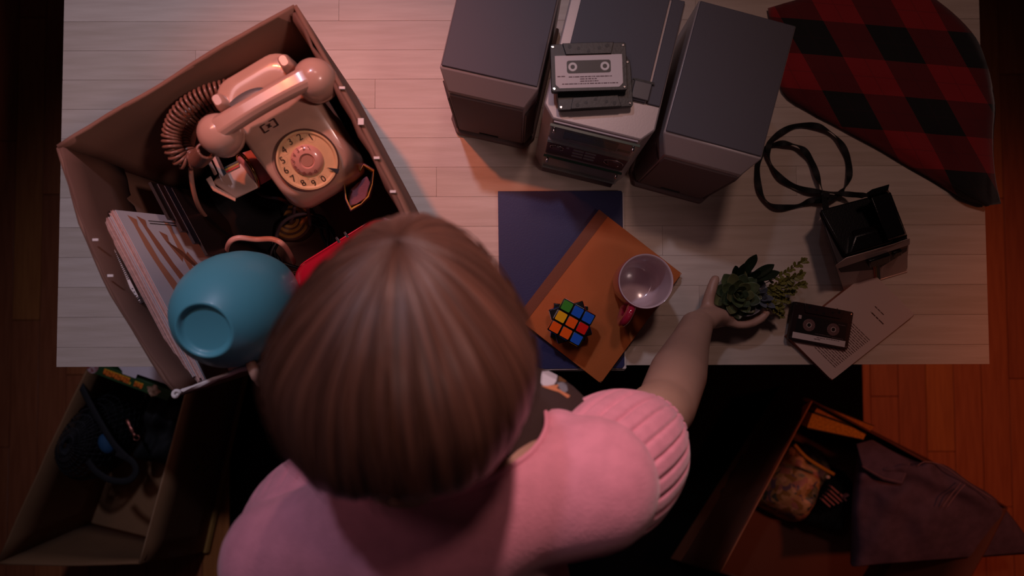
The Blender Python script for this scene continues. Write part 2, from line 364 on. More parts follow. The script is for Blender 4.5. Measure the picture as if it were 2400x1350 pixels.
DIALM = M('yellowed_dial_plate', '#dcae80', .3, coat=.35, var=.08, scale=60)
dl_ = G().lathe([(0, .002), (.036, .002), (.0385, .0045), (.041, .0045), (.042, .002), (.042, 0), (0, 0)], 48, cap=False).obj('dial', DIALM, ph, smooth=40)
dl_.location = (0, -.008, ztop(-.008) + .0015); dl_.rotation_euler = (sl, 0, 0); dl_.scale = (.94, .94, .94)
G().lathe([(.0415, .0015), (.0415, .0052), (.0432, .0052), (.0432, -.001)], 48, cap=False).obj('dial_rim', M('brown_dial_gap', '#4a2a20', .5), dl_, smooth=40)
G().lathe([(0, .0045), (.0075, .0045), (.0095, .006), (.0105, .008), (.016, .0072), (.0215, .004), (.022, .002), (0, .002)], 40, cap=False).obj('center_disc', M('pink_beige_disc', '#c98a78', .25, coat=.5), dl_, smooth=60)
G().lathe([(0, .0062), (.0078, .0062), (.0085, .0045)], 28, cap=False).obj('center_cap', M('cap_brown', '#b07a66', .3), dl_, smooth=40)
NUM = M('dark_brown_numerals', '#2e1712', .5); NUM2 = M('faded_numerals', '#7a4238', .5)
for k, ch in enumerate('1234567890'):
    a = rad(46.6 + 25.6 * k)
    text(ch, .0132, NUM, dl_, (.0325 * cos(a), .0325 * sin(a), .0030))
    text(ch, .0082, NUM2, dl_, (.0182 * cos(a), .0182 * sin(a), .0078), (-.2 * sin(a), .2 * cos(a), 0))
    G().tube([(.0322 * cos(a) + .0064 * cos(t), .0322 * sin(a) + .0064 * sin(t), .0022) for t in [2 * pi * q / 18 for q in range(18)]], .0002, 5, closed=True).obj('finger_hole', M('clear_ring', '#eac49c', .3, alpha=.5), dl_, smooth=180)
a = rad(-50); ca, sa = cos(a), sin(a)
G().add([(ca * r - sa * w_, sa * r + ca * w_, z) for z in (.0055, .0068) for r, w_ in ((.028, 0), (.044, -.0035), (.044, .0035))], [(2, 1, 0), (3, 4, 5), (0, 1, 4, 3), (1, 2, 5, 4), (2, 0, 3, 5)]).obj('finger_stop', M('steel', '#9a98a0', .3, 1), dl_)
# cradle, recess, emblem
rq = MB(ph).inverted() @ P(610, 263, 1.0)
G().ell((rq.x, rq.y, ztop(rq.y) + .001), (.028, .011, .0035), 28, 8).obj('cradle_recess', M('grey_recess', '#5a5654', .35), ph, smooth=180)
for sx in (-1, 1):
    G().rings([[V((sx * .047 + x,   .090 + y, z)) for x, y in rrect(.018 - .003 * k, .022 - .003 * k, .004)] for k, z in enumerate((.092, .118, .124, .126))]).obj('cradle_prong', BEI2, ph, smooth=40)
em = (-.026, .050); eg = G()
for bx0, hh in (((-.007), 1), ((.007), -1)):
    for (ox, oy, w_, h_) in ((-.0028 * hh, 0, .0013, .010), (.0005 * hh, .0044, .006, .0013), (.0005 * hh, -.0044, .006, .0013)): eg.box((bx0 + ox, oy, 0), (w_, h_, .0005))
eo = eg.obj('emblem', NUM, ph); eo.location = (em[0] + .012, em[1] - .006, ztop(em[1] - .006) + .0042); eo.rotation_euler = (sl, 0, 0)
G().box((0, 0, 0), (.006, .0012, .0005), Matrix.Rotation(.8, 3, 'Z')).box((0, 0, 0), (.006, .0012, .0005), Matrix.Rotation(-.8, 3, 'Z')).obj('emblem_cross', NUM, eo)
# handset from its two ends
hA = MB(ph).inverted() @ P(520, 318, 1.042); hB = MB(ph).inverted() @ P(742, 190, 1.042)
hc = (hA + hB) / 2; hl = (hB - hA).length / 2; hang = atan2(hB.y - hA.y, hB.x - hA.x)
hs_mat = Matrix.Translation(hc) @ Matrix.Rotation(hang, 4, 'Z')
loops = []
for k in range(17):
    t = k / 8 - 1; x = t * (hl + .012); zc = .018 + .005 * (1 - t * t) - .012 * max(0, abs(t) - .8) * 5 * .6; wy = .0125 + .003 * t * t; hz = .0095 * (1 if abs(t) < .9 else .75)
    loops.append([V((x, wy * yy_, zc + hz * zz_)) for yy_, zz_ in ((-1, -.5), (-.75, -1), (.75, -1), (1, -.5), (1, .35), (.55, 1), (-.55, 1), (-1, .35))])
hs = G().rings(loops, mat=hs_mat).obj('handset', BEI2, ph, bevel=.0018)
for sx in (-1, 1):
    m = hs_mat @ Matrix.Translation((sx * hl, 0, .006))
    G().lathe([(.001, .024), (.012, .022), (.021, .015), (.0255, .004), (.026, -.008), (.0255, -.009)], 32, m).obj('end_cap', BEI2, hs, smooth=60)
    G().lathe([(.0252, -.0085), (.0262, -.0105), (.0255, -.016), (.022, -.0185), (.001, -.0185)], 32, m).obj('ear_disc', BEIGE, hs, smooth=50)
CORDM = M('brown_coil_cord', '#7a5242', .35, coat=.3); CORD2 = M('beige_line_cord', '#b0806e', .4)
def coil(pts, r, pitch, tr, mat, parent, nm='coiled_cord'):
    c = spline(pts, 14); L = [0]
    for i in range(1, len(c)): L.append(L[-1] + (c[i] - c[i - 1]).length)
    n = int(L[-1] / pitch * 12); out = []; k = 0; up = V((0, 0, 1)); 
    for i in range(n):
        s = i / n * L[-1]
        while k < len(L) - 2 and L[k + 1] < s: k += 1
        u = (s - L[k]) / max(L[k + 1] - L[k], 1e-6); p = c[k].lerp(c[k + 1], u); t = (c[k + 1] - c[k]).normalized()
        sd = t.cross(up).normalized(); bn = sd.cross(t); a = 2 * pi * i / 12
        out.append(p + sd * (r * cos(a)) + bn * (r * sin(a)))
    G().tube(out, tr, 6).obj(nm, mat, parent, world=True, smooth=180)
coil([P(556, 202, 1.01), P(480, 224, 1.02), P(426, 262, 1.02), P(403, 312, 1.01), P(408, 352, 1.005), P(432, 378, .995), P(458, 374, .99)], .0105, .0060, .0022, CORDM, ph)
coil([P(545, 225, .985), P(478, 252, .985), P(440, 285, .98), P(428, 318, .98), P(438, 352, .985), P(462, 374, .995), P(484, 352, 1.04)], .0098, .0060, .0022, CORDM, ph)
G().tube(spline([P(500, 262, .985), P(466, 292, .99), P(450, 345, .985), P(449, 420, .965), P(468, 488, .92), P(508, 536, .80)]), .0032, 8).obj('line_cord', CORD2, ph, world=True, smooth=180)
G().tube(spline([P(690, 485, .85), P(687, 505, .82), P(680, 520, .80)], 5), .0028, 7).obj('line_cord', M('grey_wire', '#5a4648', .4), ph, world=True, smooth=180)
G().tube(spline([P(721, 485, .85), P(724, 505, .81), P(727, 528, .79)], 5), .0028, 7).obj('line_cord', M('grey_wire', '#5a4648', .4), ph, world=True, smooth=180)
# --- cream instant camera with stripe, half under the telephone
CREAM = M('cream_camera_plastic', '#b99a8c', .4); 
ic = thing('instant_camera', 'cream instant camera with a rainbow stripe lying in the packing box under the telephone receiver', 'camera', P(545, 425, .89))
pl = [(498, 428), (552, 466), (606, 440), (578, 378), (522, 398)]
G().hull([P(x, y, .885) for x, y in pl], [P(x, y, .955) for x, y in pl]).obj('front_plate', CREAM, ic, world=True, bevel=.002)
pl2 = [(482, 420), (499, 447), (552, 473), (553, 463), (506, 437), (494, 412)]
G().hull([P(x, y, .90) for x, y in pl2], [P(x, y, .962) for x, y in pl2]).obj('edge_frame', M('cream_edge', '#c9aa9c', .35), ic, world=True, bevel=.0012)
for k, cc in enumerate(('#1c2a24', '#8a6a1e', '#9a1c12')):
    q = [P(524 + k * 1.2, 393 + 5 * k, .9565), P(558 + k * 1.2, 376 + 5 * k, .9565), P(559 + k * 1.2, 380.5 + 5 * k, .9565), P(525 + k * 1.2, 397.5 + 5 * k, .9565)]
    G().hull(q, [p + V((0, 0, .0006)) for p in q]).obj('stripe', M('stripe_' + 'abc'[k], cc, .4), ic, world=True)
for q in (((476, 358), (502, 412), (510, 408), (484, 354)), ((492, 360), (518, 418), (533, 408), (500, 356))):
    G().hull([P(x, y, .93) for x, y in q], [P(x, y, .97) for x, y in q]).obj('hinge_arm', CREAM if q[0][0] > 480 else M('cream_arm', '#9c7a6c', .4), ic, world=True, bevel=.0015)
G().hull([P(x, y, .955) for x, y in ((498, 360), (521, 412), (531, 407), (506, 356))], [P(x, y, .973) for x, y in ((503, 362), (525, 412), (531, 407), (508, 358))]).obj('slot', BLACK, ic, world=True)
# --- pink jar with brass rim
jx = P(590, 396, .945)
jar = thing('jar', 'round pink jar with a shiny brass rim wedged between cream camera and telephone', 'jar', jx, 0)
jm = Matrix.Rotation(rad(-54), 4, 'Z') @ Matrix.Rotation(rad(62), 4, 'X')
G().lathe([(.001, .010), (.016, .010), (.022, .008), (.0245, 0), (.023, -.018), (.018, -.026), (.001, -.026)], 32, jm).obj('body', M('pink_jar_glaze', '#c07a76', .3), jar, smooth=60)
G().tube([jm @ V((.0262 * cos(t), .0262 * sin(t), .006)) for t in [2 * pi * k / 40 for k in range(40)]], .0026, 8, closed=True).obj('brass_rim', M('brass', '#b08050', .22, 1), jar, smooth=180)
# --- mauve pouch with yellow lining
po = thing('pouch', 'small mauve fabric pouch with yellow lining squeezed between telephone and right box wall', 'pouch', P(842, 440, .80))
pp = [(804, 432), (822, 416), (840, 400), (853, 384), (877, 398), (876, 430), (866, 462), (846, 482), (822, 494), (808, 466)]
def ploop(z, k, sd=0):
    cx, cy = 842, 440; return [P(cx + (x - cx) * k, cy + (y - cy) * k, z + .005 * sin(x * .2 + y * .13) * sd) + V((.003 * noise.noise(V((x, y, z * 40))), .003 * noise.noise(V((y, x, z * 50))), 0)) for x, y in pp]
G().rings([ploop(.79, .8), ploop(.83, 1.0), ploop(.91, 1.02), ploop(.955, 1.0, 1)], cap=False).obj('fabric', M('mauve_fabric', '#7a4a54', .8, bump=.3, bscale=300), po, world=True, smooth=60, solid=.002)
YL = M('yellow_lining', '#b8842e', .7)
G().rings([ploop(.956, .965, 1), ploop(.93, .90), ploop(.87, .84)], cap=False).obj('lining', YL, po, world=True, smooth=60, solid=.001)
fl_ = [(820, 446), (838, 428), (860, 412), (869, 430), (858, 466), (836, 478), (818, 486)]
G().hull([P(x, y, .925) for x, y in fl_], [P(x, y, .944 + .006 * sin(x * .3)) for x, y in fl_]).obj('inner_flap', M('mauve_fabric', '#7a4a54', .8), po, world=True, bevel=.002)
G().tube(spline([P(874, 404, .95), P(866, 440, .945), P(852, 470, .93), P(826, 490, .90)]), .0012, 6).obj('piping', BLACK, po, world=True, smooth=180)
G().tube(spline([P(822, 446, .95), P(815, 470, .94), P(812, 490, .90)]), .0016, 6).obj('piping', BLACK, po, world=True, smooth=180)
# --- round tin with rings, cables
tn = thing('tin', 'flat brown round tin with yellowish rings below the telephone', 'tin', (P(676, 512, .79).x, P(676, 512, .79).y, TZ + .004))
G().lathe([(.001, .03), (.034, .03), (.036, .028), (.036, 0), (.001, 0)], 36).obj('body', M('brown_tin', '#4a2a1c', .5), tn, smooth=40)
for r in (.010, .018, .027): G().lathe([(r, .0302), (r + .001, .0312), (r + .0045, .0312), (r + .0055, .0302)], 36, cap=False).obj('ring', M('ochre_print', '#8a5a24', .5), tn, smooth=40)
WB = M('black_cable_rubber', '#0e0b0b', .5)
def cable(pts, r, mat, label, k=8, flat=None, nm='cable'):
    c = spline(pts, k); o = G().tube([p - c[0] for p in c], r, 8, flat).obj(nm, mat, None, smooth=180); o.location = c[0]; tag(o, label, 'cable'); return o
cable([P(530, 618, .83), P(534, 575, .90), P(556, 558, .91), P(600, 561, .90), P(640, 561, .90), P(668, 578, .89), P(690, 616, .80)], .0042, M('cream_cable', '#c08c7c', .4), 'cream flat cable arching behind the teal vase', flat=.55)
cable([P(578, 470, .79), P(596, 500, .785), P(602, 545, .78), P(600, 585, .775)], .0055, WB, 'thick black cable running down the bottom of the cardboard box')
cable([P(590, 480, .80), P(560, 505, .785), P(545, 545, .775), P(535, 552, .775), P(530, 520, .775), P(525, 548, .77), P(500, 568, .77), P(470, 566, .77)], .0045, WB, 'thin black cable bent in a hook left of the thick one')
pts = []
for k in range(60):
    a = k * .42; rr_ = .044 + .006 * sin(k * .7) + .004 * sin(k * 1.9); c = P(702, 572, .785); pts.append(V((c.x + rr_ * cos(a) * 1.15, c.y + rr_ * sin(a) * 1.05, .776 + .012 * (k / 60) + .004 * sin(k * 1.3))))
cable(pts, .0028, WB, 'black cable coiled in loops under the telephone', 3)
cable([P(720, 500, .82), P(690, 505, .825), P(662, 522, .82), P(650, 545, .80), P(647, 562, .79)], .003, M('grey_wire', '#5a4648', .4), 'thin grey wire curving out below the telephone corner')
cable([P(592, 446, .83), P(620, 460, .84), P(655, 466, .84), P(680, 478, .82)], .003, M('grey_wire2', '#4a3638', .4), 'thin dark grey wire passing behind the ringed tin')
# --- teal vase
vc = P(548, 728, 1.050); vd = (CAM - vc).normalized(); side = V((-.83, -.56, 0)); side = (side - vd * side.dot(vd)).normalized()
ax = (vd * cos(rad(31)) + side * sin(rad(31))).normalized()
va = thing('vase', 'teal egg-shaped plastic vase tipped over with its round foot facing up', 'vase', vc)
va.rotation_euler = ax.to_track_quat('Z', 'Y').to_euler(); va.scale = (.925, .925, .925)
TEAL = M('teal_plastic', '#56a0ae', .42, var=.06, scale=8, coat=.1)
G().lathe([(.00002, .0715), (.026, .0715), (.0285, .0722), (.0305, .0745), (.0325, .0775), (.0345, .0782), (.0365, .0765), (.042, .0715), (.052, .061), (.063, .044), (.071, .022), (.0745, 0), (.0745, -.018), (.071, -.045), (.064, -.07), (.058, -.085), (.0555, -.085), (.061, -.068), (.068, -.045), (.069, 0), (.05, .05), (.00002, .06)], 64, cap=False).obj('body', TEAL, va, smooth=60)
# --- red vinyl bag
rc = P(812, 612, .93)
rb = thing('bag', 'glossy red vinyl bag with rounded edge lying beside the teal vase in the box', 'bag', (rc.x, rc.y, TZ + .004), 32)
RED = M('red_gloss_vinyl', '#a3152a', .12, coat=1)
G().rings([rrect3 for rrect3 in [[V((x, y, z)) for x, y in rrect(.17 * s, .075 * s2, .03 * s2, 5)] for z, s, s2 in ((0, .9, .8), (.01, .98, .95), (.10, 1, 1), (.15, .99, .96), (.170, .95, .84), (.178, .88, .66))]]).obj('body', RED, rb, smooth=60)
G().tube([V((x, y, .150)) for x, y in rrect(.169, .073, .029, 6)], .0016, 6, closed=True).obj('piping', M('red_piping', '#c02038', .15, coat=1), rb, smooth=180)
for sx in (.0, .014): G().box((sx + .005, .028, .172), (.004, .02, .004)).obj('clasp', M('chrome', '#d8d4d4', .12, 1), rb, bevel=.001)
# ------------------------------------------------------------------ hi-fi and speakers
SILV = M('silver_plastic', '#a79a98', .38, .25, bump=.03, bscale=400); SPK = M('speaker_front_cloth', '#6e5c5a', .7, bump=.2, bscale=700); TOPG = M('speaker_top_grey', '#47434a', .6, bump=.05, bscale=500)
def speaker(mid, ztop, rz, label, h, grp='loudspeakers of the hi-fi set'):
    o = thing('loudspeaker', label, 'speaker', PT(*mid, ztop, TZ), rz, group=grp)
    W, w2, D = .069, .0555, .022
    pl = [(-W, .19), (-W, .0), (-w2, -D), (w2, -D), (W, .0), (W, .19)]
    bot = [V((x * .985, y, .012)) for x, y in pl]; top = [V((x, y, h if y > -.01 else h - .026)) for x, y in pl]
    g = G(); n = 6
    g.add(bot + top, [list(range(6))[::-1], (6, 7, 10, 11), (7, 8, 9, 10)] + [(i, (i + 1) % n, n + (i + 1) % n, n + i) for i in range(n)])
    g.obj('cabinet', SILV, o, bevel=.002)
    G().box((0, .095, h + .0015), (W * 2 - .004, .186, .003)).obj('top_panel', TOPG, o, bevel=.001)
    G().add([(x, -D - .0025, z) for z in (.022, h - .034) for x in (-w2 + .002, w2 - .002)] + [(x, -D + .002, z) for z in (.022, h - .034) for x in (-w2 + .002, w2 - .002)], [(0, 1, 3, 2), (4, 6, 7, 5), (0, 4, 5, 1), (2, 3, 7, 6), (0, 2, 6, 4), (1, 5, 7, 3)]).obj('front_grille', SPK, o, bevel=.001)
    for sx in (-1, 1):
        a = [V((sx * (W - .002), -.001, z)) for z in (.02, h - .045)]; b = [V((sx * (w2 + .001), -D + .001, z)) for z in (.02, h - .055)]
        off = V((sx * .0025, -.0015, 0)); g = G().hull([a[0], b[0], b[1], a[1]], [p + off for p in (a[0], b[0], b[1], a[1])]); g.obj('side_panel', M('speaker_side_panel', '#584a48', .5), o)
    G().prism([(x * 1.06, y * 1.02 - .006) for x, y in pl], 0, .012).obj('plinth', SPK, o, bevel=.003)
    for q in (-.02,): G().box((-.002, -D - .0035, .030), (.032, .0015, .0035)).obj('badge', BLACK, o)
    return o
speaker((1146, 183), .972, -13, 'left loudspeaker of the hi-fi, silver with a pinkish lit front edge', .222)
speaker((1670, 341), .972, -15.5, 'right loudspeaker of the hi-fi, dark-topped, beside the black camera strap', .222)
HZ = .235
hf = thing('stereo_unit', 'silver compact stereo with glass front panels standing between two loudspeakers', 'stereo', PT(1399, 302, TZ + .225, TZ), -14)
b_ = [(-.078, .20), (-.078, .018), (-.062, .0), (.062, .0), (.078, .018), (.078, .20)]
G().hull([V((x, y, .006)) for x, y in b_], [V((x, y, .222)) for x, y in b_]).obj('case', SILV, hf, bevel=.0025)
G().box((-.004, .125, .2245), (.118, .150, .005)).obj('cassette_lid', TOPG, hf, bevel=.001)
G().box((.067, .125, .2235), (.018, .150, .003)).obj('top_strip', TOPG, hf, bevel=.001)
G().box((.046, .064, .2285), (.024, .024, .003)).obj('eject_button', M('button_grey', '#4b4648', .4), hf, bevel=.001)
for c, d in (((.046, .0775, .2277), (.030, .003, .0018)), ((.032, .064, .2277), (.003, .026, .0018))): G().box(c, d).obj('button_gap', BLACK, hf)
GLS = M('green_tinted_glass', '#8fa89c', .06, coat=.6, alpha=.22); GEDGE = M('glass_edge_green', '#20382c', .3)
PANEL = M('fascia_grey', '#8c8088', .35, .1); PDARK = M('fascia_dark', '#4c383e', .4)
for z0, z1 in ((.158, .219), (.040, .094)):
    G().box((0, -.0014, (z0 + z1) / 2), (.118, .002, z1 - z0)).obj('fascia', PANEL, hf)
    G().box((0, -.0075, (z0 + z1) / 2), (.126, .003, z1 - z0)).obj('glass_panel', GLS, hf, bevel=.0006)
    G().box((0, -.0075, z1 + .0008), (.126, .0036, .0016)).obj('glass_edge', GEDGE, hf)
    for x in (-.056, .056):
        G().lathe([(.001, .004), (.002, .0035), (.0024, .001), (.0024, -.006)], 12, Matrix.Translation((x, -.010, z1 - .009)) @ Matrix.Rotation(pi / 2, 4, 'X')).obj('standoff_screw', M('chrome', '#d8d4d4', .12, 1), hf, smooth=50)
G().box((0, -.0018, .126), (.124, .0036, .060)).obj('control_strip', PDARK, hf, bevel=.001)
G().box((0, -.0025, .155), (.124, .005, .0025)).obj('trim_line', M('trim_grey', '#7d7478', .3, .5), hf)
G().box((0, -.0025, .019), (.122, .005, .026)).obj('base_strip', PDARK, hf, bevel=.001)
G().box((0, -.0055, .033), (.123, .002, .0015)).obj('base_line', M('trim_grey', '#7d7478', .3, .5), hf)
G().box((-.002, -.0030, .184), (.078, .0016, .028)).obj('display', M('display_dark', '#171015', .15, coat=.5), hf)
G().prism([(-.040, .168), (.032, .168), (.026, .174), (-.032, .174)], 0, .001, Matrix.Translation((0, -.0042, 0)) @ Matrix.Rotation(pi / 2, 4, 'X')).obj('display_band', M('display_mauve', '#6b4a56', .4), hf)
G().box((.048, -.0030, .176), (.018, .0016, .005)).obj('disc_slot', BLACK, hf)
R90 = Matrix.Rotation(pi / 2, 4, 'X')
for cx, cz, r, segs in ((-.046, .131, .0105, ((.3, 1.3), (1.8, 2.9), (3.3, 4.3), (4.9, 5.9))), (.043, .124, .015, ((-.2, 3.0), (3.4, 5.4)))):
    for a0, a1 in segs:
        G().tube([(cx + r * cos(a0 + (a1 - a0) * k / 10), -.0045, cz + r * .8 * sin(a0 + (a1 - a0) * k / 10)) for k in range(11)], .0008, 6).obj('knob_ring', M('knob_metal', '#b8aeb0', .25, .8), hf, smooth=180)
    G().lathe([(.001, .003), (r * .6, .003), (r * .7, 0)], 24, Matrix.Translation((cx, -.0035, cz)) @ R90).obj('knob', PDARK, hf, smooth=50)
for j in range(3):
    for i in range(2): G().box((-.013 + .0185 * i, -.0045, .138 - .0125 * j), (.0165, .002, .0020)).obj('preset_button', M('knob_metal', '#b8aeb0', .25, .8), hf)
G().box((-.030, -.0045, .140), (.004, .002, .002)).obj('preset_button', M('knob_metal', '#b8aeb0', .25, .8), hf)
bars([(-.018, .020, 0)], 0, random.Random(4), .0032).obj('printed_text', BLACK, hf).__setitem__('kind', 'stuff')
o = [c for c in hf.children if c.name.startswith('printed_text')][0]; o.rotation_euler = (pi / 2, 0, 0); o.location = (-.004, -.0092, .203)
for o in hf.children:                        # the front leans outward towards its foot
    if o.name.startswith('printed_text'): continue
    for v in o.data.vertices:
        if v.co.y < .02: v.co.y -= max(0, .222 - v.co.z) * .085
# ------------------------------------------------------------------ cassettes
CAS = M('black_cassette_shell', '#141314', .4, bump=.08, bscale=300); CASB = M('brownish_cassette_shell', '#241416', .35)
def cassette(loc, rz, label, kind):
    o = thing('cassette', label, 'cassette tape', loc, rz)
    sh = CASB if kind == 'reels' else CAS
    flip = -1 if kind == 'plain' else 1
    G().prism(rrect(.1004, .0638, .003), 0, .0087).obj('shell', sh, o, bevel=.0006)
    G().prism([(-.034, .0319 * flip), (.034, .0319 * flip), (.030, .0165 * flip), (-.030, .0165 * flip)], .0, .0112).obj('head_block', sh, o, bevel=.0006)
    for sx in (-1, 1):
        for sy in (-1, 1):
            G().lathe([(.0012, .0094), (.0019, .0093), (.0021, .0086)], 10, Matrix.Translation((sx * .0465, sy * .028, 0))).obj('screw', M('chrome', '#d8d4d4', .12, 1), o)
    hb = Matrix.Translation((0, .0245 * flip, 0))
    for x, y, r in ((-.0245, -.0025, .0026), (-.013, .0, .0021), (0, .004, .0022), (.0145, .0, .0021), (.025, -.0025, .0026)):
        G().lathe([(.0005, .01125), (r, .01125), (r, .0115), (.0005, .0115)], 14, hb @ Matrix.Translation((x, -y * flip, 0))).obj('hole', BLACK, o)
    LB = M('cassette_label', '#cdbcb8', .6)
    def lab(y0, y1, ch, z=.0089, x=.0445): G().prism([(-x + ch, y0), (x - ch, y0), (x, y0 + ch), (x, y1), (-x, y1), (-x, y0 + ch)], z - .0004, z).obj('paper_label', LB, o)
    if kind == 'label':
        G().prism([(-.0445 + .005, -.0275), (.0395, -.0275), (.0445, -.0225), (.0445, .016), (-.0445, .016), (-.0445, -.0225)], .0083, .0090).obj('paper_label', LB, o)
        G().prism(rrect(.058, .017, .003), .0086, .0093, Matrix.Translation((0, .0005, 0))).obj('window', M('window_black', '#120e10', .4), o)
        for sx in (-1, 1): G().lathe([(.003, .0094), (.0055, .0097), (.006, .0093)], 18, Matrix.Translation((sx * .0213, .0005, 0)), cap=False).obj('hub', WHITEP, o)
        rr = random.Random(5)
        bars([(-.042, -.030, -.0125), (-.027, .030, -.0135), (-.012, .010, -.0165), (-.012, .012, -.0195), (-.036, .038, -.0228)], .0092, rr, .0012).obj('printed_text', M('label_print', '#5a3a40', .7), o).__setitem__('kind', 'stuff')
    elif kind == 'reels':
        G().prism(rrect(.084, .030, .001), .0085, .0089, Matrix.Translation((.001, -.003, 0))).obj('window', M('window_black', '#120e10', .4), o)
        lab(-.0285, -.0185, .0)
        for sx in (-1, 1):
            m = Matrix.Translation((sx * .0205 + .0005, -.003, 0))
            G().lathe([(.0042, .0092), (.0046, .0096), (.0098, .0096), (.0104, .0092)], 28, m, cap=False).obj('reel', M('reel_grey', '#6a4a48', .4, bump=.4, bscale=900), o)
            G().lathe([(.003, .0094), (.0034, .0100), (.0042, .0100), (.0046, .0094)], 20, m, cap=False).obj('hub', M('hub_white', '#b09a94', .35), o)
        rr = random.Random(6)
        bars([(-.004, .01, -.0215), (.012, .034, -.0208), (-.008, .004, -.0245)], .0091, rr, .0011).obj('printed_text', M('label_print', '#7a3a38', .7), o).__setitem__('kind', 'stuff')
        bars([(-.008, .018, -.0155), (.028, .040, .0065), (.020, .040, -.0165)], .0091, rr, .0008).obj('printed_text', M('print_grey', '#6a5656', .7), o).__setitem__('kind', 'stuff')
        G().box((-.037, .008, .009), (.005, .006, .0006)).obj('side_mark', M('hub_white', '#b09a94', .35), o)
    else:
        bars([(-.03, .026, -.0065)], .0089, random.Random(8), .0022).obj('embossed_text', M('emboss', '#1f1d1e', .5), o).__setitem__('kind', 'stuff')
    return o
cassette(P(1391, 204, TZ + .2275), 3.2, 'plain black cassette lying directly on the stereo, under the labelled one', 'plain')
cassette(P(1378, 163, TZ + .2395), 1.5, 'cassette with big white paper label, upper one of the two on the stereo', 'label')
# ------------------------------------------------------------------ folder, notebook, puzzle cube, mug
fo = thing('folder', 'large dark blue hardcover folder with white page edges lying at the front of the table', 'folder', P(1314, 660, TZ))
def quad(g, pts, z0, z1): return g.hull([P(x, y, z1).xy.to_3d() + V((0, 0, z0)) for x, y in pts], [P(x, y, z1) for x, y in pts])
BLUE = M('blue_cover', '#1e2150', .55, var=.1, scale=12, bump=.12, bscale=500)
quad(G(), [(1169, 452), (1462, 452), (1468, 862), (1463, 868), (1172, 871)], TZ + .0008, TZ + .003).obj('back_cover', WHITEP, fo, world=True)
quad(G(), [(1170, 453), (1461, 453), (1466, 864), (1173, 869)], TZ + .003, TZ + .0085).obj('pages', WHITEP, fo, world=True)
quad(G(), [(1167, 448), (1456, 447), (1459, 452), (1464, 856), (1459, 863), (1172, 866)], TZ + .0085, TZ + .0105).obj('front_cover', BLUE, fo, world=True, bevel=.0006)
NZ = TZ + .0105
ORG = M('orange_kraft_cover', '#b05a1e', .6, var=.08, scale=14, bump=.1, bscale=400)
nb = thing('notebook', 'orange notebook with brown spine strip lying askew on the blue folder', 'notebook', P(1403, 695, NZ))
A_, B_, C_, D_ = (1404, 491), (1598, 641), (1408, 899), (1210, 744)
quad(G(), [A_, B_, C_, D_], NZ + .0004, NZ + .0018).obj('back_cover', ORG, nb, world=True, bevel=.0005)
ins = lambda p: (p[0] + (1404 - p[0]) * .012, p[1] + (695 - p[1]) * .012)
quad(G(), [ins(A_), ins(B_), ins(C_), ins(D_)], NZ + .0018, NZ + .009).obj('pages', WHITEP, nb, world=True)
rc_ = lambda c, p, q, k=5: [(c[0] + (p[0] - c[0]) * k / 250, c[1] + (p[1] - c[1]) * k / 250), (c[0] + (q[0] - c[0]) * k / 250, c[1] + (q[1] - c[1]) * k / 250)]
quad(G(), [A_] + rc_(B_, A_, C_) + rc_(C_, B_, D_) + [D_], NZ + .009, NZ + .0108).obj('front_cover', ORG, nb, world=True, bevel=.0005)
s_ = lambda a, b, t: (a[0] + (b[0] - a[0]) * t, a[1] + (b[1] - a[1]) * t)
quad(G(), [A_, s_(A_, B_, .108), s_(D_, C_, .095), D_], NZ + .0107, NZ + .0114).obj('spine_strip', M('brown_spine_cloth', '#70391c', .6, bump=.15, bscale=600), nb, world=True)
CZ = NZ + .0114
pc = P(1340, 756, CZ + .057); 
cu = thing('puzzle_cube', 'twisted colour puzzle cube standing on the orange notebook', 'puzzle', (pc.x, pc.y, CZ))
SC = {k: M('sticker_' + k, c, .22, coat=.5) for k, c in dict(g='#3f8a2c', b='#1c55b8', y='#e8a818', o='#ee5a14', r='#d41c14', w='#d8d4d0').items()}
CBK = M('cube_black', '#0a0a0b', .3)
sm = {}
cb = G().box((0, 0, 0), (.0188, .0188, .0188))
first = None; tops = ['gbb', 'yor', 'oob']
for layer, ang in ((0, -6), (1, 15), (2, -29)):
    R = Matrix.Rotation(rad(ang), 3, 'Z')
    for r in range(3):
        for c in range(3):
            p = R @ V(((c - 1) * .019, (1 - r) * .019, 0)); p.z = .0095 + .019 * layer
            if first is None: o = cb.obj('cubie', CBK, cu, bevel=.0014); first = o
            else: o = copy_of(first); o.parent = cu
            o.location = p; o.rotation_euler = (0, 0, rad(ang))
            def stick(col, loc, rot):
                if col not in sm:
                    so = G().prism(rrect(.0156, .0156, .0016), 0, .0003).obj('sticker', SC[col], o); sm[col] = so
                else: so = copy_of(sm[col]); so.parent = o
                so.location = loc; so.rotation_euler = rot
            if layer == 2: stick(tops[r][c], (0, 0, .0094), (0, 0, 0))
            for (on, lx, ly, rz_) in ((c == 0, -.0094, 0, -pi / 2), (c == 2, .0094, 0, pi / 2), (r == 0, 0, .0094, pi), (r == 2, 0, -.0094, 0)):
                if on: stick(random.choice('gbyorw'), (lx, ly, 0), (pi / 2, 0, rz_))
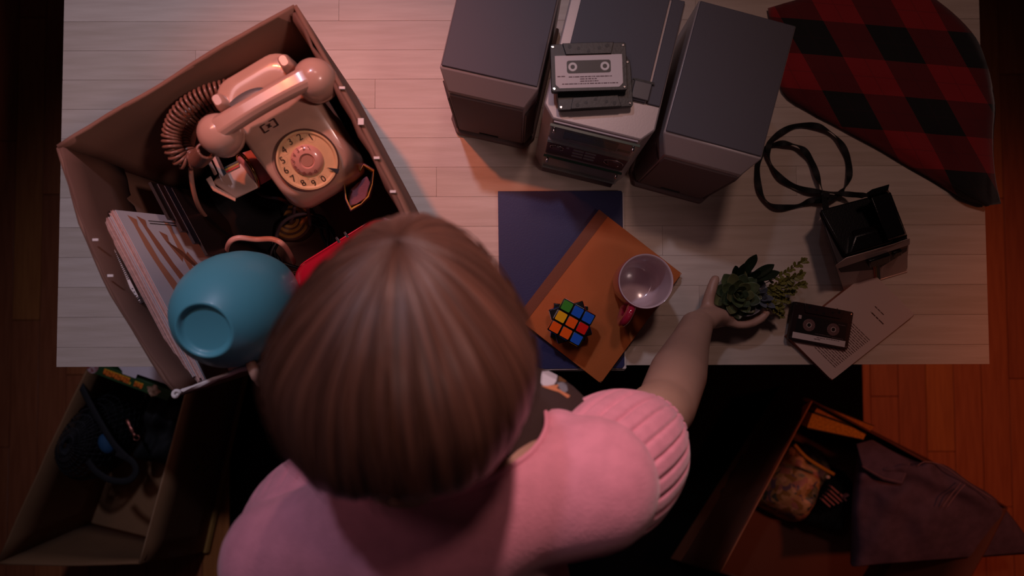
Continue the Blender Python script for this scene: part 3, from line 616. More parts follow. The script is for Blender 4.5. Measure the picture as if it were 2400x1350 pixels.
# mug
mc = PT(1514, 659, CZ + .094, CZ)
mg = thing('mug', 'pink mug with pale inside standing on the corner of the orange notebook', 'mug', mc, -116)
G().lathe([(.001, 0), (.030, 0), (.0345, .003), (.039, .02), (.0415, .05), (.0423, .088), (.0421, .0935), (.0405, .0945)], 56, cap=False).obj('body', M('pink_mug_glaze', '#a33a55', .14, coat=.7), mg, smooth=60)
G().lathe([(.0421, .0930), (.0415, .0950), (.0400, .0945), (.0388, .09), (.037, .03), (.033, .010), (.026, .006), (.00002, .0055)], 56, cap=False).obj('inside', M('pale_pink_glaze', '#cdb4b8', .2, coat=.5), mg, smooth=60)
hp = [(.0445, 0, .078), (.052, 0, .083), (.064, 0, .079), (.0695, 0, .062), (.066, 0, .042), (.054, 0, .026), (.0430, 0, .022)]
G().tube(spline(hp, 5), .0068, 12, 1.45).obj('handle', M('red_pink_mug_handle', '#a01f38', .1, coat=1), mg, smooth=180)
# ------------------------------------------------------------------ succulent
pcx = P(1738, 688, TZ + .045)
su = thing('potted_succulent', 'small potted succulent rosette with trailing sprig held by the person\'s right hand', 'plant', (pcx.x, pcx.y, TZ))
G().lathe([(.001, .0), (.026, 0), (.030, .003), (.036, .050), (.0375, .058), (.0355, .058), (.033, .048), (.001, .046)], 40).obj('pot', M('bluish_white_pot', '#8f8f9a', .35, coat=.3), su, smooth=50)
for z in (.016, .028, .040): G().lathe([(.0328 + (z - .016) * .118, z), (.0334 + (z - .016) * .118, z + .0015), (.0328 + (z - .016) * .118 + .0003, z + .003)], 40, cap=False).obj('pot_stripe', M('pot_stripe_dark', '#3a3a44', .4), su, smooth=60)
G().lathe([(.001, .049), (.034, .047), (.0345, .040)], 24).obj('soil', M('soil', '#1a110d', .95, bump=.6, bscale=300), su)
LFM = [M('succulent_leaf_%d' % i, a, .35, hex2=b, var=1, scale=30, coat=.15) for i, (a, b) in enumerate((('#5d6b46', '#39432c'), ('#4c5a3e', '#2c3626'), ('#6c7048', '#4a4a30')))]
LFD = M('dark_spiky_leaf', '#22301f', .35, coat=.2)
def leafmesh(L, Wd, th, curl, tipw=.25, n=7):
    loops = []
    for k in range(n):
        t = k / (n - 1); ww = Wd * (sin(pi * min(1, .12 + t * .75)) ** .8) * (1 if t < .85 else (1 - (t - .85) / .15 * (1 - tipw))); hh = th * (1 - .75 * t)
        if k == n - 1: ww *= .25
        x = L * t; z = curl * t * t
        loops.append([V((x, ww * yy_, z + hh * zz_ + abs(yy_) * ww * .25)) for yy_, zz_ in ((-1, .1), (-.5, -.7), (0, -1), (.5, -.7), (1, .1), (.5, .45), (0, .35), (-.5, .45))])
    return G().rings(loops)
lf = []
def place_leaf(proto, c, az, el, s, name='leaf', mat=None):
    o = copy_of(proto); o.parent = su; o.location = c; o.rotation_euler = (0, -rad(el), rad(az)); o.scale = (s,) * 3
    return o
pro = [leafmesh(.030, .0115, .0042, .008).obj('leaf', LFM[i], su, smooth=180, sub=1) for i in range(3)]
for i, q in enumerate(pro): q.location = (0, 0, .052); q.rotation_euler = (0, rad(-20), rad(100 + 120 * i))
ccx = V((-.016, -.002, .060))
k = 0
for ring, (n, el, s, dz) in enumerate(((9, 2, 1.02, -.004), (8, 18, .98, 0), (7, 36, .85, .004), (5, 56, .65, .008), (3, 74, .45, .010))):
    for i in range(n):
        az = 360 / n * i + ring * 23 + random.uniform(-6, 6)
        place_leaf(pro[k % 3], ccx + V((.004 * cos(rad(az)), .004 * sin(rad(az)), dz)), az, el + random.uniform(-5, 5), 1.18 * s * random.uniform(.92, 1.08)); k += 1
blu = leafmesh(.024, .006, .004, .006).obj('leaf', M('bluish_leaf', '#5c6068', .3, coat=.3), su, smooth=180, sub=1)
blu.location = (.030, -.012, .055); blu.rotation_euler = (0, rad(-30), rad(-40))
for az, el in ((-10, 30), (30, 50), (60, 35), (10, 65), (-70, 30), (80, 60), (-30, 55)): place_leaf(blu, V((.022, -.006, .056)), az, el, random.uniform(.8, 1.1))
sp = leafmesh(.050, .0105, .0035, .012, .1).obj('leaf', LFD, su, smooth=180, sub=1); sp.location = (-.004, .026, .058); sp.rotation_euler = (0, rad(-32), rad(74))
for az, el, s, dx in ((96, 40, .8, -.010), (40, 30, .95, .008), (20, 34, .9, .014), (118, 38, .75, -.014), (58, 50, .7, .006)): place_leaf(sp, V((dx, .022, .058)), az, el, s)
# trailing sprigs with many small leaves
SPR = M('sprig_leaf_olive', '#6d6a2c', .5); STM = M('sprig_stem', '#5a4a2c', .6)
sl_ = leafmesh(.0085, .0026, .0009, .002, .3, 5).obj('small_leaf', SPR, su, smooth=180); sl_.location = (.036, .0, .052)
rs = random.Random(12)
for end in ((.092, .014, .062), (.088, .030, .066), (.072, -.012, .045), (.066, -.036, .038), (.078, .002, .055), (.058, -.024, .052), (.070, .020, .060), (.094, .052, .060)):
    p0 = V((.026, -.002 + end[1] * .25, .050)); p1 = V(end); c = spline([p0, p0.lerp(p1, .5) + V((0, 0, .012)), p1], 6)
    G().tube(c, .0007, 5).obj('stem', STM, su, smooth=180)
    for i, p in enumerate(c[3:]):
        az0 = math.degrees(atan2(end[1] - p0.y, end[0] - p0.x))
        for sd in (-55, 55):
            o = copy_of(sl_); o.parent = su; o.location = p; o.rotation_euler = (rs.uniform(-.5, .5), -rad(rs.uniform(5, 45)), rad(az0 + sd + rs.uniform(-25, 25))); o.scale = (rs.uniform(.8, 1.3),) * 3
    o = copy_of(sl_); o.parent = su; o.location = c[-1]; o.rotation_euler = (0, 0, rad(az0))
# ------------------------------------------------------------------ paperback and cassette on it
pb = thing('paperback', 'open-topped paperback showing a printed page, jutting over the front table edge', 'book', P(1990, 760, TZ))
L_, Bt, Rt, Tp = (1846, 787), (1951, 890), (2143, 738), (2040, 634)
BZ = TZ + .014
quad(G(), [(1841, 789), (1946, 892), (2141, 741), (2036, 638)], TZ + .0006, TZ + .002).obj('back_cover', M('dark_red_cover', '#5c2218', .6), pb, world=True)
sq = lambda p: (p[0] - 1, p[1] + 1)
quad(G(), [sq(L_), sq(Bt), sq(Rt), sq(Tp)], TZ + .002, BZ - .0006).obj('page_block', M('reddish_page_edges', '#a05a44', .8, var=.4, scale=200, stretch=(.1, .1, 8)), pb, world=True)
quad(G(), [L_, (1944, 885), (1951, 889), (1958, 885), (2139, 741), (2142, 735), Tp], BZ - .0006, BZ).obj('page', M('page_paper', '#c8aca2', .8), pb, world=True)
a0 = P(*Bt, BZ); ux = (P(*L_, BZ) - a0).normalized(); uy = (P(*Rt, BZ) - a0).normalized(); Wp = (P(*L_, BZ) - a0).length; Hp = (P(*Rt, BZ) - a0).length
rr = random.Random(9); g = G()
def tline(y, x0, x1, h):
    x = x0
    while x < x1:
        wl = min(rr.uniform(.003, .011), x1 - x); p = a0 + ux * x + uy * y + V((0, 0, .0003)); g.add([p, p + ux * wl, p + ux * wl + uy * h, p + uy * h], [(0, 1, 2, 3)]); x += wl + .0011
for k in range(20): tline(.018 + k * .0039, .013, Wp - .013 - (.03 if k in (0,) else rr.uniform(0, .002)), .0011)
tline(.128, .02, Wp - .055, .0018); tline(.140, .032, Wp - .052, .0014)
g.obj('printed_text', M('page_ink', '#4a241c', .8), pb, world=True)['kind'] = 'stuff'
cassette(PT(1924, 763, BZ + .009, BZ + .0006), -10.6, 'cassette with two visible reels lying on the paperback page', 'reels')
# ------------------------------------------------------------------ rainbow-stripe instant camera standing on the table
CZB = BZ
cm_ = thing('instant_camera', 'black-backed white instant camera with rainbow stripe and strap, standing behind the paperback', 'camera', P(2040, 600, TZ))
CWH = M('white_camera_plastic', '#c9aca2', .35, coat=.2); CBL = M('black_camera_plastic', '#0c0b0c', .32, bump=.15, bscale=500); CGR = M('camera_side_grey', '#2e2426', .5)
def ph_(pts): return [P(x, y, TZ + z) for x, y, z in pts]
G().hull(ph_([(1926, 508, .0006), (2080, 468, .0006), (2128, 632, .0006), (1975, 676, .0006)]), ph_([(1919, 497, .07), (2087, 452, .07), (2130, 565, .085), (1962, 622, .085)])).obj('body', CGR, cm_, world=True, bevel=.003)
G().hull(ph_([(1922, 494, .068), (2086, 450, .068), (2127, 557, .083), (1976, 602, .083)]), ph_([(1921, 492, .080), (2087, 448, .080), (2128, 556, .094), (1980, 600, .094)])).obj('top_cover', CBL, cm_, world=True, bevel=.003)
G().hull(ph_([(1994, 540, .09), (2070, 520, .09), (2100, 566, .09), (1984, 598, .09)]), ph_([(2004, 552, .102), (2064, 536, .102), (2092, 566, .102), (1990, 596, .102)])).obj('hump', CBL, cm_, world=True, bevel=.003)
G().hull(ph_([(2046, 462, .09), (2080, 452, .09), (2126, 552, .09), (2082, 566, .09)]), ph_([(2040, 462, .120), (2081, 450, .120), (2122, 548, .118), (2080, 562, .118)])).obj('viewfinder', CBL, cm_, world=True, bevel=.002)
G().hull(ph_([(2033, 466, .112), (2046, 455, .112), (2080, 444, .112), (2086, 452, .112), (2040, 470, .112)]), ph_([(2030, 452, .128), (2044, 443, .128), (2085, 431, .132), (2081, 446, .128), (2038, 460, .128)])).obj('eyecup', CBL, cm_, world=True, bevel=.001)
G().hull(ph_([(1958, 626, .080), (1984, 604, .082), (2040, 588, .084), (2100, 568, .084), (2132, 561, .082), (2133, 574, .078), (1960, 632, .076)]), ph_([(1957, 622, .088), (1984, 603, .094), (2034, 589, .096), (2096, 571, .096), (2133, 557, .092), (2133, 568, .086), (1986, 612, .086)])).obj('front_ridge', CWH, cm_, world=True, bevel=.0015)
G().hull(ph_([(1977, 681, .003), (2125, 636, .003), (2124, 630, .003), (1975, 674, .003)]), ph_([(1958, 624, .080), (2131, 567, .080), (2126, 560, .075), (1962, 618, .075)])).obj('front_plate', CWH, cm_, world=True, bevel=.001)
G().hull(ph_([(1977, 684, .0008), (2127, 638, .0008), (2124, 628, .0008), (1974, 674, .0008)]), ph_([(1977, 682, .004), (2126, 637, .004), (2124, 628, .004), (1974, 674, .004)])).obj('base_rim', CWH, cm_, world=True)
def onf(u, v, up=.0012):                     # a point on the sloping front plate: u across, v down
    a = P(1958, 624, TZ + .080).lerp(P(2131, 567, TZ + .080), u); b = P(1977, 681, TZ + .003).lerp(P(2125, 636, TZ + .003), u)
    p = a.lerp(b, v); n = (P(2131, 567, TZ + .080) - P(1958, 624, TZ + .080)).cross(b - a).normalized(); n = n if n.z > 0 else -n
    return p + n * up
def patch(nm, mat, u0, u1, v0, v1, t0=.0002, t1=.0012, **k):
    q = ((u0, v0), (u1, v0), (u1, v1), (u0, v1)); return G().hull([onf(u, v, t0) for u, v in q], [onf(u, v, t1) for u, v in q]).obj(nm, mat, cm_, world=True, **k)
patch('yellowish_strip', M('camera_yellowish', '#a87c52', .5), .10, .97, .03, .14, .0002, .0008)  # yellowish strip across the top of the front plate
patch('lens_block', CBL, .41, .70, .05, .29, .0004, .009, bevel=.002)
patch('shutter_button', CBL, .76, .88, .10, .26, .0004, .006, bevel=.002)
for k, (cc, u) in enumerate((('#c03a14', .49), ('#a8701c', .515), ('#3a5a34', .54), ('#28405c', .562))):
    patch('stripe', M('rainbow_%d' % k, cc, .4), u, u + .021, .27, 1.0, .0002, .0009)
patch('small_print', INK, .22, .30, .12, .16, .0006, .0009)
STR = M('black_strap_webbing', '#0a0909', .7, bump=.2, bscale=800)
def strap(pts, wv=.0048, nm='strap'):
    c = spline([P(x, y, TZ + z) for x, y, z in pts], 9); loops = []
    for i, p in enumerate(c):
        t = (c[min(i + 1, len(c) - 1)] - c[max(i - 1, 0)]).normalized(); tw = rad(62) * sin(i * .22 + len(pts)); sd = (t.cross(V((0, 0, 1)))).normalized(); up = sd.cross(t)
        a = sd * cos(tw) + up * sin(tw); b = t.cross(a); loops.append([p + a * wv + b * .0006, p - a * wv + b * .0006, p - a * wv - b * .0006, p + a * wv - b * .0006])
    G().rings(loops).obj(nm, STR, cm_, world=True, smooth=50)
strap([(1936, 496, .055), (1932, 462, .022), (1922, 430, .012), (1905, 385, .010), (1885, 352, .012), (1858, 338, .010), (1822, 337, .008), (1790, 352, .010), (1775, 395, .008), (1783, 450, .008), (1812, 482, .008), (1862, 484, .007), (1900, 470, .010), (1930, 462, .014)])
strap([(2048, 462, .075), (2020, 458, .040), (1985, 455, .018), (1935, 450, .010), (1880, 443, .010), (1834, 420, .008), (1806, 380, .008), (1802, 340, .014), (1822, 315, .008), (1865, 295, .008), (1920, 296, .008), (1960, 320, .008), (1984, 362, .007), (1991, 410, .008), (1980, 440, .008), (1968, 454, .010), (1945, 466, .014), (1910, 472, .014)])
G().box(P(1934, 458, TZ + .020), (.014, .010, .004)).obj('strap_buckle', BLACK, cm_, world=True, bevel=.001)
# ------------------------------------------------------------------ checked blanket over the right back corner
bk = thing('blanket', 'red and black checked blanket draped over the right back corner of the table', 'blanket', P(2080, 200, TZ))
mb = bpy.data.materials.new('checked_wool'); mb.use_nodes = True; nt = mb.node_tree; bs = nt.nodes['Principled BSDF']; bs.inputs['Roughness'].default_value = .9; bs.inputs['Sheen Weight'].default_value = .2
uvn = nt.nodes.new('ShaderNodeUVMap'); sx = nt.nodes.new('ShaderNodeSeparateXYZ'); nt.links.new(uvn.outputs[0], sx.inputs[0])
def mth(op, a, b=None):
    n = nt.nodes.new('ShaderNodeMath'); n.operation = op
    for i, q in enumerate((a, b)):
        if q is None: continue
        if isinstance(q, (int, float)): n.inputs[i].default_value = q
        else: nt.links.new(q, n.inputs[i])
    return n.outputs[0]
fu = mth('LESS_THAN', mth('FRACT', sx.outputs[0]), .5); fv = mth('LESS_THAN', mth('FRACT', sx.outputs[1]), .5)
ssum = mth('ADD', fu, fv)
ln = mth('MAXIMUM', mth('LESS_THAN', mth('ABSOLUTE', mth('SUBTRACT', mth('FRACT', mth('ADD', mth('MULTIPLY', sx.outputs[0], 2), .0)), .5)), .012), mth('LESS_THAN', mth('ABSOLUTE', mth('SUBTRACT', mth('FRACT', mth('MULTIPLY', sx.outputs[1], 2)), .5)), .012))
cr = nt.nodes.new('ShaderNodeValToRGB'); cr.color_ramp.interpolation = 'CONSTANT'
e = cr.color_ramp.elements; e[0].position = 0; e[0].color = (*srgb('#8e1018'), 1); e[1].position = .3; e[1].color = (*srgb('#5c080e'), 1)
x = cr.color_ramp.elements.new(.75); x.color = (*srgb('#060506'), 1)
nt.links.new(mth('MULTIPLY', ssum, .5), cr.inputs[0])
mx = nt.nodes.new('ShaderNodeMix'); mx.data_type = 'RGBA'; nt.links.new(mth('MULTIPLY', ln, .3), mx.inputs['Factor']); nt.links.new(cr.outputs[0], mx.inputs['A']); mx.inputs['B'].default_value = (*srgb('#2c0a10'), 1)
nt.links.new(mx.outputs['Result'], bs.inputs['Base Color'])
edge = [(1800, 20), (1818, 120), (1834, 214), (1900, 262), (1962, 296), (2048, 342), (2130, 390), (2200, 430), (2262, 466), (2290, 474), (2312, 482)]
far = [(2080, -60), (2160, -20), (2230, 30), (2285, 90), (2310, 150), (2322, 200), (2330, 255), (2326, 310), (2326, 370), (2332, 430), (2343, 478)]
xE = xR
def zc(p, s, t, i):
    h = .010 + .016 * abs(noise.noise(V((p.x * 11, p.y * 11, 2)))) + .010 * max(0, sin(9 * t + 5 * s * .6)) * (1 - s * .3)
    h = h * min(1, s * 7 + .12)
    return h
R = []; NU = 40; NV = 24
ed = spline([V((a, b, 0)) for a, b in edge], 4); fa = spline([V((a, b, 0)) for a, b in far], 4)
pxs = []
for i in range(len(ed)):
    r = []; pr = []
    for j in range(NV + 1):
        s = j / NV; px, py = ed[i].lerp(fa[i], s).xy
        p = P(px, py, TZ + .01); h = zc(p, s, i / len(ed), i)
        ov = max(0, p.x - xE)
        z = TZ + .003 + h - min(.18, ov * 1.6)
        r.append(P(px, py, z)); pr.append((px, py))
    R.append(r); pxs.append(pr)
ob = G().grid(R).obj('cloth', mb, bk, world=True, smooth=180, solid=.002, soff=1)
me = ob.data; uvl = me.uv_layers.new(name='UVMap'); flat = [q for r in pxs for q in r]
for lp in me.loops:
    px, py = flat[lp.vertex_index]; dx, dy = px - 1925 , py - 212
    # cloth weave directions in the plane of the table
    det = 97 * 85 - 8 * 47; u = (dx * 85 - dy * 47) / det; v = (97 * dy - 8 * dx) / det
    uvl.data[lp.index].uv = (u / 2, v / 2)
# ------------------------------------------------------------------ carton on the floor, front left
CARDF = M('floor_carton_brown', '#8a6242', .8, var=.15, scale=6, bump=.1, bscale=70)
def carton(name, label, rim, base, mat, ctr):
    o = thing(name, label, 'box', ctr)
    for i in range(4):
        j = (i + 1) % 4
        G().grid(wall_sheet(base[i], base[j], rim[j], rim[i], .004, 10, 4, .002)).obj('wall', mat, o, world=True, smooth=180, solid=.005, soff=0)
    G().add([b + V((0, 0, .003)) for b in base], [(0, 1, 2, 3)]).obj('bottom', mat, o, world=True, solid=.003)
    return o
Z1 = .32
rimL = [P(240, 795, Z1), P(-6, 1320, Z1), P(326, 1320, Z1), P(464, 805, Z1)]
basL = [P(385, 770, .005), P(215, 1225, .005), P(482, 1290, .005), P(588, 815, .005)]
cl = carton('cardboard_box', 'open carton with dark bags on the floor under the left front of the table', rimL, basL, CARDF, P(390, 1000, 0))
a, b = rimL[3], rimL[2]; e = (b - a).normalized()
G().grid([[a.lerp(b, i / 12) + V((.003 * k, 0, .002)) + V((0, 0, -.02 * abs(k - .5))) for i in range(13)] for k in (-.6, .5, 1.6)]).obj('rim_edge', M('pale_cut_cardboard', '#a8896c', .8), cl, world=True, smooth=180, solid=.002)
a, b = basL[3], basL[2]
G().tube([a + V((.004, 0, .008)), b + V((.004, 0, .008))], .010, 6).obj('bottom_edge', M('golden_card_edge', '#a07238', .7), cl, world=True)
def onw(s, t): return (basL[3].lerp(basL[2], s)).lerp(rimL[3].lerp(rimL[2], s), t) + V((.008, .001, .001))
mk = G(); rr = random.Random(2)
for s0, t0, s1, t1 in ((.50, .42, .485, .62), (.55, .35, .54, .40), (.56, .44, .53, .50), (.56, .55, .545, .66), (.59, .5, .57, .56), (.60, .60, .575, .52), (.585, .36, .60, .44)):
    p, q = onw(s0, t0), onw(s1, t1); d = (q - p).normalized(); w_ = V((d.y, -d.x, 0)).normalized() * .0016 + V((0, 0, .0005)); mk.add([p - w_, p + w_, q + w_, q - w_], [(0, 1, 2, 3)])
mk.obj('marker_scrawl', INK, cl, world=True)['kind'] = 'stuff'
lumps('bag', 'black soft bag with a coppery zip pull filling the floor carton', 'bag', P(372, 1000, .16), .070, .14, .012, .225, M('black_bag_cloth', '#0b0a0c', .85, bump=.3, bscale=200), -16, 11, .4)
bg = bpy.data.objects['bag.001'] if 'bag.001' in bpy.data.objects else None
zp = [P(297, 983, .245), P(306, 1003, .248), P(316, 1022, .247)]
cop = M('copper_zip', '#b06a5c', .3, .7)
G().tube(spline(zp, 4), [.0028 + .0012 * (k % 3) for k in range(9)], 7, .6).obj('zip_pull', cop, bg, world=True, smooth=180)
G().tube([P(320, 1026, .246) + V((.0075 * cos(t), .0065 * sin(t), 0)) for t in [k * pi / 8 for k in range(16)]], .0010, 5, closed=True).obj('zip_ring', cop, bg, world=True, smooth=180)
# mesh bag
mbg = thing('mesh_bag', 'dark mesh sports bag with a patch of blue inside, leaning on the left carton wall', 'bag', P(215, 1030, .02))
MESHM = M('mesh_black_nylon', '#17151a', .6)
g = G(); ccc = P(246, 1015, .175)
def mb_pt(u, v): return ccc + Matrix.Rotation(rad(-22), 3, 'Z') @ V((.066 * cos(u) * cos(v), .118 * sin(u) * cos(v) * (1 + .12 * cos(u)), .145 * sin(v) * (1 if v > 0 else .95)))
R = [[mb_pt(2 * pi * i / 40, -pi / 2 * .96 + pi * .96 * j / 20) * 1 for i in range(41)] for j in range(21)]
g.grid(R); ob = g.obj('netting', MESHM, mbg, world=True, smooth=180)
wf = ob.modifiers.new('wf', 'WIREFRAME'); wf.thickness = .0022
G().ell(ccc + V((.012, .0, .01)), (.044, .08, .11), 20, 12).obj('dark_lining', M('bag_inside_dark', '#120c0d', .8), mbg, world=True, smooth=180)
G().ell(P(250, 1040, .305), (.017, .026, .016), 16, 10, Matrix.Rotation(rad(25), 3, 'Z')).obj('blue_cloth', M('blue_cloth', '#123e60', .8), mbg, world=True, smooth=180)
for pts_ in ([(188, 900), (205, 935), (232, 985), (266, 1040), (300, 1075)], [(205, 1080), (225, 1105), (260, 1125), (300, 1126), (318, 1105), (308, 1080), (272, 1062)]):
    G().tube(spline([P(x, y, .315) for x, y in pts_], 6), .008, 8, .25).obj('webbing', M('webbing_grey', '#121114', .8, bump=.4, bscale=600), mbg, world=True, smooth=180)
# board game box, upright with its printed green side up
gb = thing('game_box', 'green board game box with orange lettering on edge in the floor carton', 'box', P(310, 890, .06))
GZ = .335
GREEN = M('game_green', '#24431f', .45, var=.3, scale=30)
gq = [(200, 868), (392, 940), (405, 918), (226, 848)]
G().hull([P(x, y, GZ).xy.to_3d() + V((0, 0, .07)) for x, y in gq], [P(x, y, GZ) for x, y in gq]).obj('carton', GREEN, gb, world=True, bevel=.001)
o0 = P(200, 868, GZ); ux = (P(392, 940, GZ) - o0).normalized(); uy = (P(226, 848, GZ) - o0); uy = (uy - ux * uy.dot(ux)).normalized()
def gp(x, y, h=.0008): return o0 + ux * x + uy * y + V((0, 0, h))
ORL = M('orange_letters', '#d8641c', .5); YEL = M('yellow_letter_edge', '#c8961c', .5)
rr = random.Random(21); gy, go = G(), G(); x = .042
def bar(g, x0, x1, y0, y1, h): g.add([gp(x0, y0, h), gp(x1, y0, h), gp(x1, y1, h), gp(x0, y1, h)], [(0, 1, 2, 3)])
for k in range(14):
    if k in (10,): x += .004; continue
    wl = .0062; y0, y1 = .0060, .0185
    if k >= 9: y0, y1 = .0055, .0165
    if k == 9: bar(gy, x, x + .004, y0, y0 + .006, .0005); x += .008; continue
    bar(gy, x - .0003, x + wl + .0003, y0 + .003, y1 + .0022, .0004)
    bar(go, x, x + .0027, y0, y1, .0009); bar(go, x + .0036, x + wl, y0, y1, .0009)
    bar(go, x, x + wl, (y0, y1 - .003, (y0 + y1) / 2 - .0014)[k % 3], (y0, y1 - .003, (y0 + y1) / 2 - .0014)[k % 3] + .003, .0009); x += wl + .0012
gy.obj('letter_outline', YEL, gb, world=True)['kind'] = 'stuff'; go.obj('orange_lettering', ORL, gb, world=True)['kind'] = 'stuff'
G().add([gp(.014 + .014 * cos(t), .014 + .016 * sin(t)) for t in [k * pi / 8 for k in range(16)]], [list(range(16))]).obj('round_picture', M('pic_whitish', '#b09a9c', .5, var=1, hex2='#7a2420', scale=120), gb, world=True)
G().add([gp(.170 + (.016 + .003 * sin(5 * t)) * cos(t), .012 + (.012 + .003 * cos(4 * t)) * sin(t)) for t in [k * pi / 12 for k in range(24)]], [list(range(24))]).obj('side_picture', M('pic_beige', '#b08c74', .5, var=1, hex2='#6a4a30', scale=140), gb, world=True)
sp_ = thing('paper_sheet', 'white paper sheet sticking over the green game box under the table edge', 'paper', P(340, 872, GZ))
q = [(268, 848), (286, 869), (287, 876), (318, 887), (322, 877), (398, 903), (428, 890), (420, 840), (300, 830)]
G().hull([P(x, y, GZ + .002) for x, y in q], [P(x, y, GZ + .0035) for x, y in q]).obj('sheet', M('white_sheet', '#cfc2c6', .8), sp_, world=True)
# ------------------------------------------------------------------ carton on the floor, front right
Z2 = .27
CARDR = M('reddish_carton', '#5e3424', .7, var=.15, scale=5, bump=.1, bscale=70)
rimR = [P(1903, 940, Z2), P(1690, 1340, Z2), P(2200, 1480, Z2), P(2360, 1190, Z2)]
basR = [P(1832, 906, .005), P(1575, 1310, .005), P(1980, 1420, .005), P(2180, 1080, .005)]
cr_ = carton('cardboard_box', 'reddish brown open carton with books and denim on the floor at the right', rimR, basR, CARDR, P(1950, 1100, 0))
a, b = rimR[0], rimR[1]
G().grid([[a.lerp(b, i / 12) + V((.0028 * k, 0, .0015 - .003 * abs(k))) for i in range(13)] for k in (-1, 0, 1)]).obj('rim_edge', M('pale_rim', '#b07a5c', .6), cr_, world=True, smooth=180, solid=.0015)
a, b = basR[0], basR[1]; c_, d_ = rimR[0], rimR[1]
off = V((-.004, .001, .0))
G().grid([[(a.lerp(b, i / 8)).lerp(c_.lerp(d_, i / 8), t) + off for i in range(9)] for t in (.0, .10, .22)]).obj('tape_band', M('brown_tape', '#7e4a34', .4), cr_, world=True, solid=.001)
def book(label, q, z, h, cover, pages):
    o = thing('book', label, 'book', P(*q[0], z) - V((0, 0, h)), group='old paperbacks in the right floor carton')
    t = [P(x, y, z) for x, y in q]; lo = V((0, 0, -h))
    n = (t[3] - t[0]).normalized(); k = .002
    def sl(nm, a0, b0, m, dz):
        A = [t[0].lerp(t[3], a0), t[1].lerp(t[2], a0), t[1].lerp(t[2], b0), t[0].lerp(t[3], b0)]; A = [p + V((0, 0, dz)) for p in A]
        G().hull([p + lo for p in A], A).obj(nm, m, o, world=True)
    sl('pages', .06, .94, pages, -.002); sl('cover', 0, .06, cover, .002); sl('cover', .94, 1, cover, .002)
    return o
YP = M('yellowed_page_edges', '#d6a03c', .8, var=.3, scale=160, stretch=(1, 1, .2)); YP2 = M('tan_page_edges', '#c08440', .8, var=.3, scale=160)
book('yellow-paged paperback nearer the viewer in the right floor carton', [(1892, 1004), (2024, 1031), (2034, 1012), (1906, 966)], .25, .22, M('dark_book_cover', '#1c0e0c', .5), YP)
book('tan-paged paperback against the back wall of the right floor carton', [(1910, 966), (2040, 1013), (2050, 998), (1922, 948)], .252, .22, M('dark_book_cover', '#1c0e0c', .5), YP2)
# floral pouch
fm = bpy.data.materials.new('floral_print'); fm.use_nodes = True; nt = fm.node_tree; bs = nt.nodes['Principled BSDF']; bs.inputs['Roughness'].default_value = .55
tc = nt.nodes.new('ShaderNodeTexCoord'); vo = nt.nodes.new('ShaderNodeTexVoronoi'); vo.inputs['Scale'].default_value = 62; nz = nt.nodes.new('ShaderNodeTexNoise'); nz.inputs['Scale'].default_value = 40
ad = nt.nodes.new('ShaderNodeVectorMath'); ad.operation = 'MULTIPLY_ADD'; ad.inputs[1].default_value = (.03,) * 3
nt.links.new(tc.outputs['Object'], nz.inputs['Vector']); nt.links.new(nz.outputs['Color'], ad.inputs[0]); nt.links.new(tc.outputs['Object'], ad.inputs[2]); nt.links.new(ad.outputs[0], vo.inputs['Vector'])
sr = nt.nodes.new('ShaderNodeSeparateColor'); nt.links.new(vo.outputs['Color'], sr.inputs[0]); cr2 = nt.nodes.new('ShaderNodeValToRGB'); cr2.color_ramp.interpolation = 'CONSTANT'
for i, (p_, c_) in enumerate(((0, '#b09068'), (.3, '#8a6a3a'), (.48, '#a8746c'), (.64, '#6a5a70'), (.8, '#4a5048'), (.9, '#c8a080'))):
    el = cr2.color_ramp.elements[i] if i < 2 else cr2.color_ramp.elements.new(p_); el.position = p_; el.color = (*srgb(c_), 1)
nt.links.new(sr.outputs[0], cr2.inputs[0]); nt.links.new(cr2.outputs[0], bs.inputs['Base Color'])
fp = lumps('pouch', 'floral print pouch with yellow edging inside the right floor carton', 'pouch', P(1878, 1140, .14), .080, .115, .012, .215, fm, -28, 31, .10)
G().tube(spline([P(1862, 1042, .235), P(1890, 1072, .24), P(1925, 1095, .24), P(1955, 1112, .225)], 6), .0045, 8, .5).obj('yellow_edging', M('ochre_edging', '#a8761c', .6), fp, world=True, smooth=180)
G().ell(P(1940, 1118, .24), (.006, .005, .005), 12, 8).obj('bead', M('pearl', '#b8a8a0', .2), fp, world=True, smooth=180)
ts = lumps('shirt', 'black shirt with pale pink printed lettering between pouch and denim jacket', 'clothing', P(1965, 1190, .14), .062, .09, .012, .20, M('black_shirt', '#0c090a', .9), -20, 41, .2)
g = G()
for k, (x0, y0, x1, y1) in enumerate(((1948, 1140, 1966, 1156), (1946, 1150, 1974, 1176), (1940, 1157, 1966, 1180), (1933, 1163, 1956, 1184), (1927, 1170, 1946, 1188), (1970, 1158, 1984, 1174), (1974, 1168, 1990, 1160))):
    p, q = P(x0, y0, .222), P(x1, y1, .222); d = (q - p).normalized(); n = V((-d.y, d.x, 0)) * .0019; g.hull([p - n - V((0, 0, .012)), p + n - V((0, 0, .012)), q + n - V((0, 0, .012)), q - n - V((0, 0, .012))], [p - n, p + n, q + n, q - n])
g.obj('printed_lettering', M('pale_pink_print', '#8c5a5e', .7), ts, world=True)['kind'] = 'stuff'
